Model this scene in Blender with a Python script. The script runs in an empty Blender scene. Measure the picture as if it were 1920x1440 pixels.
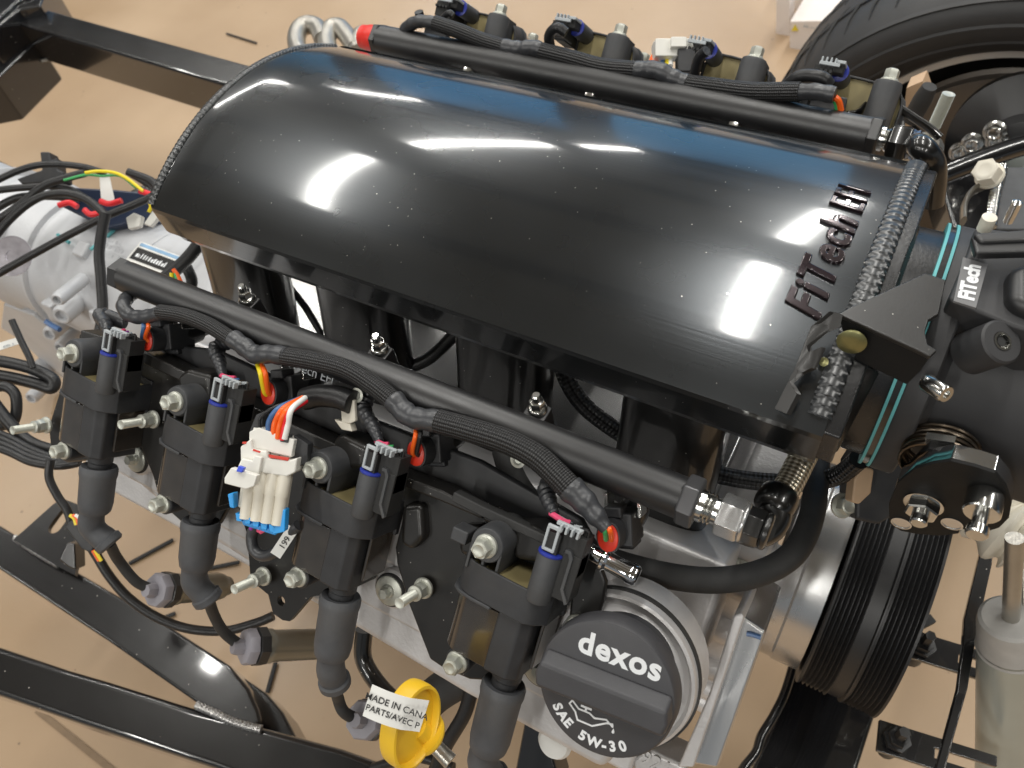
import bpy, bmesh, math, random
from mathutils import Vector, Matrix
random.seed(7)
S = bpy.context.scene
COL = S.collection
V = Vector
PI = math.pi

# ------------------------------------------------------------------ camera
CR = V((.8692, .479, -.123)); CF = V((-.3755, .4777, -.794)).normalized()
CR = (CR - CF * CR.dot(CF)).normalized(); CU = CR.cross(CF)
CAM = V((.31, -.354, 1.10)); FPX = 1484.0
cd = bpy.data.cameras.new('camera'); cam = bpy.data.objects.new('camera', cd); COL.objects.link(cam)
cd.sensor_width = 36; cd.lens = 36 * FPX / 1920; cd.clip_start = .01; cd.clip_end = 200
cd.dof.use_dof = True; cd.dof.focus_distance = .47; cd.dof.aperture_fstop = 14
cam.matrix_world = Matrix(((CR.x, CU.x, -CF.x, CAM.x), (CR.y, CU.y, -CF.y, CAM.y), (CR.z, CU.z, -CF.z, CAM.z), (0, 0, 0, 1)))
S.camera = cam
S.view_settings.view_transform = 'Standard'; S.view_settings.look = 'None'
S.view_settings.exposure = 0.0; S.view_settings.gamma = 1

# ------------------------------------------------------------------ workshop light
w = bpy.data.worlds.new('World'); S.world = w; w.use_nodes = True
bg = w.node_tree.nodes['Background']; bg.inputs[0].default_value = (.80, .86, .90, 1); bg.inputs[1].default_value = .25
def lamp(x, y, z, sx, sy, power, col=(1, .98, .93)):
    l = bpy.data.lights.new('fluorescent_lamp', 'AREA'); l.shape = 'RECTANGLE'; l.size = sx; l.size_y = sy
    l.energy = power; l.color = col
    o = bpy.data.objects.new('fluorescent_lamp', l); COL.objects.link(o); o.location = (x, y, z)
for lx in (-4.3, -2.0, -.13, 1.9):
    for ly, ll in ((-3.4, 2.2), (.45, 1.4), (2.9, 2.0), (5.3, 1.4)):
        lamp(lx, ly, 3.2, .09, ll, 31 * ll / 1.5)

# ------------------------------------------------------------------ materials
def N(nt, t, **k):
    n = nt.nodes.new(t)
    for a, b in k.items(): setattr(n, a, b)
    return n
def mat(name, col, rough=.5, metal=0, coat=0, coatr=.05, var=.12, vs=60, rv=.12, bump=0, bs=300, spec=.5, speck=0, aniso=0, specksize=500, trans=0, alpha=1, dirt=0):
    m = bpy.data.materials.new(name); m.use_nodes = True; nt = m.node_tree; L = nt.links.new
    p = nt.nodes['Principled BSDF']
    p.inputs['Metallic'].default_value = metal; p.inputs['Coat Weight'].default_value = coat
    p.inputs['Coat Roughness'].default_value = coatr; p.inputs['Specular IOR Level'].default_value = spec
    p.inputs['Anisotropic'].default_value = aniso; p.inputs['Transmission Weight'].default_value = trans; p.inputs['Alpha'].default_value = alpha
    tc = N(nt, 'ShaderNodeTexCoord')
    no = N(nt, 'ShaderNodeTexNoise'); no.inputs['Scale'].default_value = vs; no.inputs['Detail'].default_value = 6
    L(tc.outputs['Object'], no.inputs['Vector'])
    mr = N(nt, 'ShaderNodeMapRange'); mr.inputs[1].default_value = .2; mr.inputs[2].default_value = .8
    mr.inputs[3].default_value = 1 - var; mr.inputs[4].default_value = 1 + var; L(no.outputs[0], mr.inputs[0])
    mx = N(nt, 'ShaderNodeVectorMath', operation='SCALE'); mx.inputs[0].default_value = col[:3]; L(mr.outputs[0], mx.inputs['Scale'])
    colout = mx.outputs[0]
    if dirt:
        n3 = N(nt, 'ShaderNodeTexNoise'); n3.inputs['Scale'].default_value = vs * .35; n3.inputs['Detail'].default_value = 9; L(tc.outputs['Object'], n3.inputs['Vector'])
        r3 = N(nt, 'ShaderNodeMapRange'); r3.inputs[1].default_value = .5; r3.inputs[2].default_value = .72; L(n3.outputs[0], r3.inputs[0]); r3.inputs[4].default_value = dirt
        m3 = N(nt, 'ShaderNodeMix', data_type='RGBA'); L(r3.outputs[0], m3.inputs[0]); L(colout, m3.inputs[6]); m3.inputs[7].default_value = (.16, .15, .135, 1); colout = m3.outputs[2]
    if speck:
        vo = N(nt, 'ShaderNodeTexVoronoi'); vo.inputs['Scale'].default_value = specksize; L(tc.outputs['Object'], vo.inputs['Vector'])
        lt = N(nt, 'ShaderNodeMath', operation='LESS_THAN'); L(vo.outputs['Distance'], lt.inputs[0]); lt.inputs[1].default_value = .13
        sx = N(nt, 'ShaderNodeSeparateColor'); L(vo.outputs['Color'], sx.inputs[0])
        l2 = N(nt, 'ShaderNodeMath', operation='LESS_THAN'); L(sx.outputs[0], l2.inputs[0]); l2.inputs[1].default_value = speck
        mu = N(nt, 'ShaderNodeMath', operation='MULTIPLY'); L(lt.outputs[0], mu.inputs[0]); L(l2.outputs[0], mu.inputs[1])
        m2 = N(nt, 'ShaderNodeMix', data_type='RGBA'); L(mu.outputs[0], m2.inputs[0]); L(colout, m2.inputs[6]); m2.inputs[7].default_value = (.5, .48, .44, 1); colout = m2.outputs[2]
    L(colout, p.inputs['Base Color'])
    n2 = N(nt, 'ShaderNodeTexNoise'); n2.inputs['Scale'].default_value = vs * 1.7; n2.inputs['Detail'].default_value = 4; L(tc.outputs['Object'], n2.inputs['Vector'])
    m4 = N(nt, 'ShaderNodeMapRange'); m4.inputs[1].default_value = .15; m4.inputs[2].default_value = .85
    m4.inputs[3].default_value = max(.02, rough * (1 - rv)); m4.inputs[4].default_value = min(1, rough * (1 + rv)); L(n2.outputs[0], m4.inputs[0]); L(m4.outputs[0], p.inputs['Roughness'])
    if bump:
        nb = N(nt, 'ShaderNodeTexNoise'); nb.inputs['Scale'].default_value = bs; nb.inputs['Detail'].default_value = 5; L(tc.outputs['Object'], nb.inputs['Vector'])
        b = N(nt, 'ShaderNodeBump'); b.inputs['Strength'].default_value = bump; b.inputs['Distance'].default_value = .0008; L(nb.outputs[0], b.inputs['Height']); L(b.outputs[0], p.inputs['Normal'])
    return m
def braid(name, c1, c2, nu, nl, rough=.45, metal=0, bumps=.9):
    """woven sleeve: diagonal checks from the tube's own UVs (u = turns, v = metres)"""
    m = bpy.data.materials.new(name); m.use_nodes = True; nt = m.node_tree; L = nt.links.new; p = nt.nodes['Principled BSDF']
    uv = N(nt, 'ShaderNodeUVMap'); sp = N(nt, 'ShaderNodeSeparateXYZ'); L(uv.outputs[0], sp.inputs[0])
    def mm(op, a, b=None):
        q = N(nt, 'ShaderNodeMath', operation=op)
        for i, s in enumerate((a, b)):
            if s is None: continue
            if isinstance(s, (int, float)): q.inputs[i].default_value = s
            else: L(s, q.inputs[i])
        return q.outputs[0]
    u = mm('MULTIPLY', sp.outputs[0], nu); v = mm('MULTIPLY', sp.outputs[1], nl)
    a = mm('SINE', mm('MULTIPLY', mm('ADD', u, v), 2 * PI)); b = mm('SINE', mm('MULTIPLY', mm('SUBTRACT', u, v), 2 * PI))
    h = mm('MULTIPLY', a, b)
    mr = N(nt, 'ShaderNodeMapRange'); mr.inputs[1].default_value = -.5; mr.inputs[2].default_value = .6; L(h, mr.inputs[0])
    mx = N(nt, 'ShaderNodeMix', data_type='RGBA'); L(mr.outputs[0], mx.inputs[0]); mx.inputs[6].default_value = (*c1, 1); mx.inputs[7].default_value = (*c2, 1)
    L(mx.outputs[2], p.inputs['Base Color']); p.inputs['Roughness'].default_value = rough; p.inputs['Metallic'].default_value = metal
    bp = N(nt, 'ShaderNodeBump'); bp.inputs['Strength'].default_value = bumps; bp.inputs['Distance'].default_value = .0006; L(h, bp.inputs['Height']); L(bp.outputs[0], p.inputs['Normal'])
    return m
M = {}
M['gloss'] = mat('gloss_black_paint', (.005, .005, .005), .3, coat=.8, coatr=.07, var=.2, vs=20, bump=.06, bs=500, speck=.05, specksize=330)
M['frame'] = mat('gloss_black_frame_paint', (.006, .006, .007), .25, coat=1, coatr=.05, var=.2, vs=12, bump=.10, bs=60, speck=.03, specksize=220)
M['satin'] = mat('satin_black_anodised', (.011, .011, .012), .42, var=.15, vs=40, bump=.05, bs=900, spec=.8)
M['matte'] = mat('matte_black_casting', (.038, .038, .040), .5, var=.15, vs=30, bump=.07, bs=1400, spec=.4)
M['bracket'] = mat('black_coated_bracket', (.014, .013, .012), .36, coat=.2, coatr=.2, var=.2, vs=50, bump=.04, bs=700, speck=.07, specksize=420)
M['plastic'] = mat('black_plastic', (.027, .028, .031), .5, var=.2, vs=90, bump=.1, bs=1500, dirt=.12)
M['plastic2'] = mat('dark_grey_plastic', (.048, .05, .054), .55, var=.2, vs=90, bump=.1, bs=1500, dirt=.15)
M['rubber'] = mat('dark_rubber_boot', (.07, .073, .08), .6, var=.2, vs=80, bump=.15, bs=900, dirt=.2)
M['hose'] = mat('matte_rubber_hose', (.03, .03, .03), .7, var=.2, vs=60, bump=.2, bs=1200, dirt=.1)
M['tape'] = mat('grey_black_tape', (.035, .037, .042), .38, var=.3, vs=90, bump=.5, bs=260, spec=.7)
M['wire'] = mat('black_wire_loom', (.012, .012, .013), .4, var=.2, vs=90, bump=.3, bs=500)
M['core'] = mat('laminated_dark_steel', (.035, .028, .022), .2, coat=.9, coatr=.1, var=.35, vs=60, spec=.8)
M['resin'] = mat('olive_resin', (.27, .225, .11), .35, var=.15, vs=40, spec=.6)
M['zinc'] = mat('zinc_plated_bolt', (.55, .56, .50), .42, metal=.55, var=.1, vs=200, bump=.08, bs=900)
M['steel'] = mat('bright_steel', (.62, .62, .60), .18, metal=1, var=.1, vs=80)
M['chrome'] = mat('chrome_tube', (.75, .76, .78), .08, metal=1, var=.05)
M['gold'] = mat('yellow_zinc_bolt', (.27, .26, .12), .34, metal=.8, var=.35, vs=120)
M['alu'] = mat('cast_aluminium', (.66, .65, .65), .42, metal=.35, var=.14, vs=26, bump=.35, bs=420, dirt=.25)
M['alu2'] = mat('machined_aluminium', (.66, .66, .66), .26, metal=.9, var=.08, vs=14, bump=.05, bs=600, aniso=.5)
M['trans'] = mat('clean_cast_aluminium', (.56, .57, .59), .5, metal=.2, var=.08, vs=18, bump=.4, bs=260)
M['exh'] = mat('cast_steel_header', (.42, .40, .36), .32, metal=.8, var=.15, vs=30, bump=.3, bs=300)
M['pulley'] = mat('black_pulley', (.013, .013, .014), .42, var=.2, vs=60, spec=.7)
M['tyre'] = mat('tyre_rubber', (.028, .028, .029), .55, var=.2, vs=20, bump=.2, bs=400)
M['red'] = mat('red_plastic', (.62, .035, .015), .35, var=.1)
M['redcap'] = mat('red_cap', (.72, .03, .02), .4, var=.1)
M['white'] = mat('white_plastic', (.74, .73, .68), .38, var=.04)
M['offwhite'] = mat('off_white_plastic', (.74, .70, .60), .4, var=.06)
M['grey'] = mat('light_grey_plastic', (.40, .43, .45), .45, var=.08)
M['blue'] = mat('sky_blue_plastic', (.02, .33, .80), .4, var=.08)
M['dblue'] = mat('deep_blue_seal', (.02, .035, .30), .35, var=.1)
M['weldsilver'] = mat('bare_silver_weld', (.38, .37, .36), .28, metal=.8, var=.4, vs=250, bump=.4, bs=500)
M['cyan'] = mat('turquoise_gasket', (.11, .40, .42), .5, var=.1)
M['yellow'] = mat('yellow_plastic', (.80, .50, .025), .38, var=.06, vs=40, spec=.6)
M['orange'] = mat('orange_wire', (.90, .13, .01), .35, var=.05)
M['wred'] = mat('red_wire', (.75, .02, .03), .35, var=.05)
M['wblue'] = mat('blue_wire', (.06, .14, .32), .35, var=.05)
M['wyellow'] = mat('yellow_wire', (.85, .68, .02), .35, var=.05)
M['wgreen'] = mat('green_wire', (.05, .40, .12), .35, var=.05)
M['wpink'] = mat('pink_wire', (.85, .10, .22), .35, var=.05)
M['wpurple'] = mat('purple_wire', (.28, .04, .35), .35, var=.05)
M['wwhite'] = mat('white_wire', (.85, .85, .82), .35, var=.03)
M['paper'] = mat('white_label', (.78, .78, .75), .6, var=.04)
M['ink'] = mat('black_print', (.02, .02, .02), .7, var=.02)
M['capwhite'] = mat('white_print', (.80, .82, .84), .6, var=.03)
M['box'] = mat('white_carton', (.76, .70, .66), .6, var=.04, vs=5)
M['warn'] = mat('yellow_warning_print', (.75, .60, .03), .6, var=.02)
M['shock'] = mat('clear_zinc_tube', (.46, .50, .47), .3, metal=.4, var=.08, vs=10)
M['cap'] = mat('oil_cap_plastic', (.048, .048, .053), .5, var=.12, vs=60, bump=.12, bs=1600, spec=.5, dirt=.08)
M['letter'] = mat('raised_letter_paint', (.03, .02, .024), .12, metal=.5, coat=1, coatr=.03, var=.1)
M['hose2'] = mat('grey_anodised_nut', (.10, .10, .105), .35, metal=.6, var=.1)
M['dblue2'] = mat('steel_blue_collar', (.20, .24, .32), .25, metal=.9, var=.1)
M['dbluepaint'] = mat('blue_peg', (.03, .08, .70), .4)
M['weldbright'] = mat('painted_weld_dark_grey', (.02, .022, .024), .32, spec=.9, var=.2, bump=.05)
M['weld'] = mat('painted_weld', (.012, .012, .013), .2, coat=1, coatr=.05, var=.2, bump=.1)
M['rust'] = mat('light_tan_plastic', (.55, .38, .24), .5, var=.1)
M['neck'] = mat('semi_gloss_black', (.012, .012, .013), .28, var=.15, vs=40, bump=.08, bs=500, spec=.6)
M['deep'] = mat('dull_black_anodised', (.010, .010, .010), .55, var=.2, vs=60, bump=.1, bs=900, spec=.2)
M['navy'] = mat('navy_module', (.01, .02, .05), .35, var=.1)
M['braid'] = braid('black_braided_sleeve', (.006, .006, .006), (.05, .05, .052), 10, 380)
M['nylon'] = braid('black_nylon_braided_hose', (.004, .004, .004), (.03, .03, .032), 6, 170, .35)
M['ssbraid'] = braid('stainless_braided_hose', (.22, .18, .12), (.78, .72, .60), 7, 190, .34, .75, .5)

# brushed dark plenum: soft anisotropic base under a clear gloss
m = mat('polished_black_plenum', (.036, .039, .042), .28, metal=.9, coat=1, coatr=.085, var=.10, vs=8, rv=.15, speck=.05, specksize=420, aniso=.6)
nt = m.node_tree; p = nt.nodes['Principled BSDF']
tg = N(nt, 'ShaderNodeTangent', direction_type='RADIAL', axis='X'); nt.links.new(tg.outputs[0], p.inputs['Tangent'])
tc = N(nt, 'ShaderNodeTexCoord'); mp = N(nt, 'ShaderNodeMapping'); mp.inputs['Scale'].default_value = (6, 900, 900); mp.inputs['Rotation'].default_value = (0, 0, .25)
nn = N(nt, 'ShaderNodeTexNoise'); nn.inputs['Scale'].default_value = 1.0; nn.inputs['Detail'].default_value = 3
nt.links.new(tc.outputs['Object'], mp.inputs[0]); nt.links.new(mp.outputs[0], nn.inputs['Vector'])
bb = N(nt, 'ShaderNodeBump'); bb.inputs['Strength'].default_value = .22; bb.inputs['Distance'].default_value = .0002
nt.links.new(nn.outputs[0], bb.inputs['Height']); nt.links.new(bb.outputs[0], p.inputs['Normal'])
wn = N(nt, 'ShaderNodeTexNoise'); wn.inputs['Scale'].default_value = 9; wn.inputs['Detail'].default_value = 0
wb = N(nt, 'ShaderNodeBump'); wb.inputs['Strength'].default_value = .5; wb.inputs['Distance'].default_value = .0014
nt.links.new(tc.outputs['Object'], wn.inputs['Vector']); nt.links.new(wn.outputs[0], wb.inputs['Height']); nt.links.new(wb.outputs[0], p.inputs['Coat Normal'])
M['plenum'] = m

# tan sealed floor
m = bpy.data.materials.new('tan_floor'); m.use_nodes = True; nt = m.node_tree; L = nt.links.new; p = nt.nodes['Principled BSDF']
tc = N(nt, 'ShaderNodeTexCoord'); n1 = N(nt, 'ShaderNodeTexNoise'); n1.inputs['Scale'].default_value = 2.2; n1.inputs['Detail'].default_value = 8; L(tc.outputs['Object'], n1.inputs['Vector'])
cr = N(nt, 'ShaderNodeValToRGB'); cr.color_ramp.elements[0].position = .3; cr.color_ramp.elements[0].color = (.36, .245, .147, 1); cr.color_ramp.elements[1].position = .72; cr.color_ramp.elements[1].color = (.465, .335, .215, 1); L(n1.outputs[0], cr.inputs[0])
n2 = N(nt, 'ShaderNodeTexNoise'); n2.inputs['Scale'].default_value = 38; n2.inputs['Detail'].default_value = 6; n2.inputs['Roughness'].default_value = .7; L(tc.outputs['Object'], n2.inputs['Vector'])
r2 = N(nt, 'ShaderNodeMapRange'); r2.inputs[1].default_value = .66; r2.inputs[2].default_value = .8; r2.inputs[4].default_value = .35; L(n2.outputs[0], r2.inputs[0])
mx = N(nt, 'ShaderNodeMix', data_type='RGBA'); L(r2.outputs[0], mx.inputs[0]); L(cr.outputs[0], mx.inputs[6]); mx.inputs[7].default_value = (.22, .13, .08, 1); L(mx.outputs[2], p.inputs['Base Color'])
p.inputs['Roughness'].default_value = .42; p.inputs['Coat Weight'].default_value = .15; p.inputs['Coat Roughness'].default_value = .2
vo = N(nt, 'ShaderNodeTexVoronoi'); vo.inputs['Scale'].default_value = 55; L(tc.outputs['Object'], vo.inputs['Vector'])
sc_ = N(nt, 'ShaderNodeSeparateColor'); L(vo.outputs['Color'], sc_.inputs[0])
th_ = N(nt, 'ShaderNodeMath', operation='MULTIPLY'); L(sc_.outputs[0], th_.inputs[0]); th_.inputs[1].default_value = .14
l1 = N(nt, 'ShaderNodeMath', operation='LESS_THAN'); L(vo.outputs['Distance'], l1.inputs[0]); L(th_.outputs[0], l1.inputs[1])
l2 = N(nt, 'ShaderNodeMath', operation='LESS_THAN'); L(sc_.outputs[1], l2.inputs[0]); l2.inputs[1].default_value = .16
l3 = N(nt, 'ShaderNodeMath', operation='MULTIPLY'); L(l1.outputs[0], l3.inputs[0]); L(l2.outputs[0], l3.inputs[1])
l4 = N(nt, 'ShaderNodeMath', operation='MULTIPLY'); L(l3.outputs[0], l4.inputs[0]); l4.inputs[1].default_value = .6
m5 = N(nt, 'ShaderNodeMix', data_type='RGBA'); L(l4.outputs[0], m5.inputs[0]); L(mx.outputs[2], m5.inputs[6]); m5.inputs[7].default_value = (.09, .06, .045, 1)
wv = N(nt, 'ShaderNodeTexNoise'); wv.inputs['Scale'].default_value = 1.1; wv.inputs['Detail'].default_value = 3; L(tc.outputs['Object'], wv.inputs['Vector'])
r5 = N(nt, 'ShaderNodeMapRange'); r5.inputs[1].default_value = .35; r5.inputs[2].default_value = .65; r5.inputs[3].default_value = .28; r5.inputs[4].default_value = .6; L(wv.outputs[0], r5.inputs[0]); L(r5.outputs[0], p.inputs['Roughness'])
L(m5.outputs[2], p.inputs['Base Color'])
bp = N(nt, 'ShaderNodeBump'); bp.inputs['Strength'].default_value = .15; bp.inputs['Distance'].default_value = .002; L(n2.outputs[0], bp.inputs['Height']); L(bp.outputs[0], p.inputs['Normal'])
M['floor'] = m
# far workshop wall with blue doors (unseen, added and shaped for its blue reflection in the plenum)
m = bpy.data.materials.new('blue_reflected_wall'); m.use_nodes = True; nt = m.node_tree; L = nt.links.new; p = nt.nodes['Principled BSDF']
tc = N(nt, 'ShaderNodeTexCoord'); br = N(nt, 'ShaderNodeTexBrick'); br.offset = .5; br.inputs['Scale'].default_value = 1; br.inputs['Brick Width'].default_value = 2.6; br.inputs['Row Height'].default_value = 3.4; br.inputs['Mortar Size'].default_value = .28
br.inputs['Color1'].default_value = (.12, .45, .95, 1); br.inputs['Color2'].default_value = (.18, .52, .95, 1); br.inputs['Mortar'].default_value = (.05, .06, .08, 1)
mp = N(nt, 'ShaderNodeMapping'); mp.inputs['Rotation'].default_value = (PI / 2, 0, 0); L(tc.outputs['Object'], mp.inputs[0]); L(mp.outputs[0], br.inputs['Vector']); L(br.outputs[0], p.inputs['Base Color']); p.inputs['Roughness'].default_value = .5
M['farwall'] = m

# ------------------------------------------------------------------ pixel -> place helpers
NB = V((0, -.70711, .70711)); EB = V((0, -.70711, -.70711)); PB = V((0, -.223, .715))
def W(px, py, x=None, y=None, z=None, b=None, d=None):
    r = CR * ((px - 960) / FPX) + CU * ((720 - py) / FPX) + CF
    if d is not None: return CAM + r * d
    if x is not None: n, c = V((1, 0, 0)), x
    elif y is not None: n, c = V((0, 1, 0)), y
    elif z is not None: n, c = V((0, 0, 1)), z
    else: n, c = NB, NB.dot(PB) + b
    return CAM + r * ((c - n.dot(CAM)) / n.dot(r))
def WS(pts, **k): return [W(*q, **k) for q in pts]

# ------------------------------------------------------------------ object helpers
ROOT = {}
def thing(name, label, cat, loc=(0, 0, 0), rot=None, group=None, mw=None):
    o = bpy.data.objects.new(name, None); COL.objects.link(o); o.empty_display_size = .02
    mm = mw if mw is not None else (Matrix.Translation(V(loc)) @ (rot.to_4x4() if rot is not None else Matrix.Identity(4)))
    o.matrix_world = mm; ROOT[o.name] = mm.copy()
    o['label'] = label; o['category'] = cat
    if group: o['group'] = group
    return o
def rootm(o):
    while o.parent: o = o.parent
    return ROOT.get(o.name, Matrix.Identity(4))
def mk(name, bm, m, parent=None, world=True, bevel=0, sharp=35, label=None, kind=None, bseg=2, tag=None):
    me = bpy.data.meshes.new(name)
    if parent is not None and world: bm.transform(rootm(parent).inverted())
    bmesh.ops.recalc_face_normals(bm, faces=bm.faces[:])
    for f in bm.faces: f.smooth = True
    bm.to_mesh(me); bm.free()
    me.set_sharp_from_angle(angle=math.radians(sharp))
    for q in (m if isinstance(m, (list, tuple)) else [m]): me.materials.append(M[q] if isinstance(q, str) else q)
    o = bpy.data.objects.new(name, me); COL.objects.link(o)
    if parent is not None: o.parent = parent
    if bevel:
        b = o.modifiers.new('bevel', 'BEVEL'); b.width = bevel; b.segments = bseg; b.limit_method = 'ANGLE'; b.angle_limit = math.radians(35); b.harden_normals = True
    if label: o['label'] = label
    if kind: o['kind'] = kind
    if tag:
        o['label'], o['category'] = tag[0], tag[1]
        if len(tag) > 2: o['group'] = tag[2]
    return o
def copytree(r, mw, label, name=None):
    c = r.copy(); COL.objects.link(c); c.matrix_world = mw; c['label'] = label; ROOT[c.name] = mw.copy()
    def rec(a, b):
        for ch in list(a.children):
            k = ch.copy(); COL.objects.link(k); k.parent = b; rec(ch, k)
    rec(r, c); return c
def B(): return bmesh.new()
def basis(ax, ref=None):
    ax = V(ax).normalized(); r = V(ref) if ref is not None else (V((0, 0, 1)) if abs(ax.z) < .9 else V((1, 0, 0)))
    u = (r - ax * r.dot(ax)).normalized(); return u, ax.cross(u), ax
def lathe(bm, o, ax, prof, seg=32, ref=None, mi=0, a0=0, caps=True):
    u, v, a = basis(ax, ref); o = V(o); rings = []
    for r, h in prof:
        if r < 1e-6: rings.append([bm.verts.new(o + a * h)])
        else: rings.append([bm.verts.new(o + a * h + (u * math.cos(a0 + 2 * PI * i / seg) + v * math.sin(a0 + 2 * PI * i / seg)) * r) for i in range(seg)])
    for A, C in zip(rings, rings[1:]):
        for i in range(seg):
            j = (i + 1) % seg
            if len(A) == 1 and len(C) == 1: continue
            f = [A[0], C[i], C[j]] if len(A) == 1 else ([A[i], C[0], A[j]] if len(C) == 1 else [A[i], C[i], C[j], A[j]])
            f = bm.faces.new(f); f.material_index = mi
    for rr, k in ((rings[0], 0), (rings[-1], 1)):
        if len(rr) > 1 and caps: f = bm.faces.new(rr if k else rr[::-1]); f.material_index = mi
    return bm
def cat(pts, res=8):
    pts = [V(p) for p in pts]
    if len(pts) < 3: return [pts[0].lerp(pts[-1], i / res) for i in range(res + 1)]
    P = [pts[0] * 2 - pts[1]] + pts + [pts[-1] * 2 - pts[-2]]; out = []
    for i in range(1, len(P) - 2):
        a, b, c, d = P[i - 1:i + 3]
        for k in range(res):
            t = k / res
            out.append(.5 * ((2 * b) + (c - a) * t + (2 * a - 5 * b + 4 * c - d) * t * t + (3 * b - a - 3 * c + d) * t ** 3))
    out.append(pts[-1]); return out
def tube(bm, pts, r, seg=16, res=8, smooth=True, mi=0, rfun=None, flat=1.0):
    n0 = len(pts); c = cat(pts, res) if smooth else [V(p) for p in pts]
    rs = r if isinstance(r, (list, tuple)) else None
    uvl = bm.loops.layers.uv.get('UVMap') or bm.loops.layers.uv.new('UVMap')
    t0 = (c[1] - c[0]).normalized(); u, v, _ = basis(t0); rings = []; ln = 0; lens = []
    for i, p in enumerate(c):
        t = ((c[min(i + 1, len(c) - 1)] - c[max(i - 1, 0)])).normalized()
        u = (u - t * u.dot(t)).normalized(); v = t.cross(u)
        if rs:
            f = i / (len(c) - 1) * (len(rs) - 1); k = min(int(f), len(rs) - 2); rad = rs[k] + (rs[k + 1] - rs[k]) * (f - k)
        else: rad = r
        if i: ln += (p - c[i - 1]).length
        if rfun: rad *= rfun(ln, i)
        lens.append(ln)
        rings.append([bm.verts.new(p + (u * math.cos(2 * PI * k / seg) + v * math.sin(2 * PI * k / seg) * flat) * rad) for k in range(seg)])
    for i in range(len(rings) - 1):
        for k in range(seg):
            j = (k + 1) % seg; f = bm.faces.new([rings[i][k], rings[i][j], rings[i + 1][j], rings[i + 1][k]]); f.material_index = mi
            for lp, uvv in zip(f.loops, ((k / seg, lens[i]), ((k + 1) / seg, lens[i]), ((k + 1) / seg, lens[i + 1]), (k / seg, lens[i + 1]))): lp[uvl].uv = uvv
    for rr in (rings[0][::-1], rings[-1]):
        f = bm.faces.new(rr); f.material_index = mi
    return bm
def prism(bm, pts, vec, mi=0):
    """closed polygon (3D points) pushed along vec"""
    a = [bm.verts.new(V(p)) for p in pts]; b = [bm.verts.new(V(p) + V(vec)) for p in pts]
    n = len(a)
    for f in [a[::-1], b] + [[a[i], a[(i + 1) % n], b[(i + 1) % n], b[i]] for i in range(n)]:
        q = bm.faces.new(f); q.material_index = mi
    return bm
def box(bm, c, d, X=(1, 0, 0), Y=(0, 1, 0), Z=(0, 0, 1), mi=0):
    c = V(c); X = V(X).normalized() * d[0] / 2; Y = V(Y).normalized() * d[1] / 2; Z = V(Z).normalized() * d[2] / 2
    return prism(bm, [c - X - Y - Z, c + X - Y - Z, c + X + Y - Z, c - X + Y - Z], Z * 2, mi)
def beam(bm, a, b, wdt, hgt, up=(0, 0, 1), mi=0):
    a = V(a); b = V(b); t = (b - a).normalized(); s = t.cross(V(up)).normalized(); u = s.cross(t)
    return prism(bm, [a + s * wdt / 2 - u * hgt, a + s * wdt / 2, a - s * wdt / 2, a - s * wdt / 2 - u * hgt], b - a, mi)
def hexbolt(bm, o, ax, R=.0066, r=.0052, h=.0065, mi=0, dome=True):
    lathe(bm, o, ax, [(R * .98, 0), (R, .0006), (R * .96, .0016), (r * 1.02, .0024)], 28, mi=mi)
    o2 = V(o) + V(ax).normalized() * .002
    lathe(bm, o2, ax, [(r * .97, 0), (r, .0003), (r, h - .001), (r * .93, h)], 6, mi=mi, a0=.3)
    if dome: lathe(bm, o2 + V(ax).normalized() * (h - .0002), ax, [(r * .78, 0), (r * .78, .0004), (r * .62, .0009), (r * .45, .0004), (0, .0003)], 20, mi=mi)
    return bm
def stud(bm, o, ax, r=.0032, l=.02, mi=0):
    hexbolt(bm, o, ax, .0066, .0052, .006, mi, dome=False)
    a = V(ax).normalized(); lathe(bm, V(o) + a * .008, a, [(.0046, 0), (.0048, .0012), (.0048, .0028), (.0034, .0036)], 20, mi=mi)
    prof = [(r, 0)]; k = .0
    while k < l: prof += [(r, k), (r * .86, k + .0005), (r, k + .001)]; k += .001
    prof += [(r * .8, l), (r * .5, l - .0004), (0, l - .0004)]
    lathe(bm, V(o) + a * .011, a, prof, 16, mi=mi)
    return bm
def text(name, s, size, mw, m, parent, ext=.0002, bev=0, bold=0, shear=0, space=1.0, fn=None, label=None, align='CENTER', mirror=False):
    cu = bpy.data.curves.new(name, 'FONT'); cu.body = s; cu.size = size; cu.extrude = ext; cu.bevel_depth = bev; cu.offset = bold; cu.shear = shear
    cu.space_character = space; cu.align_x = align; cu.align_y = 'CENTER'; cu.resolution_u = 4; cu.bevel_resolution = 2
    t = bpy.data.objects.new('tmp', cu); COL.objects.link(t); dg = bpy.context.evaluated_depsgraph_get(); dg.update()
    me = bpy.data.meshes.new_from_object(t.evaluated_get(dg)); bpy.data.objects.remove(t)
    bm = bmesh.new(); bm.from_mesh(me); bpy.data.meshes.remove(me)
    if fn:
        bmesh.ops.subdivide_edges(bm, edges=[e for e in bm.edges if e.calc_length() > size * .25], cuts=3)
        for v in bm.verts: v.co = fn(v.co)
    else: bm.transform(mw)
    return mk(name, bm, m, parent, sharp=50, label=label)
def frame_at(o, X, Z):
    Z = V(Z).normalized(); X = V(X); X = (X - Z * X.dot(Z)).normalized(); Y = Z.cross(X)
    return Matrix(((X.x, Y.x, Z.x, o[0]), (X.y, Y.y, Z.y, o[1]), (X.z, Y.z, Z.z, o[2]), (0, 0, 0, 1)))
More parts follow.
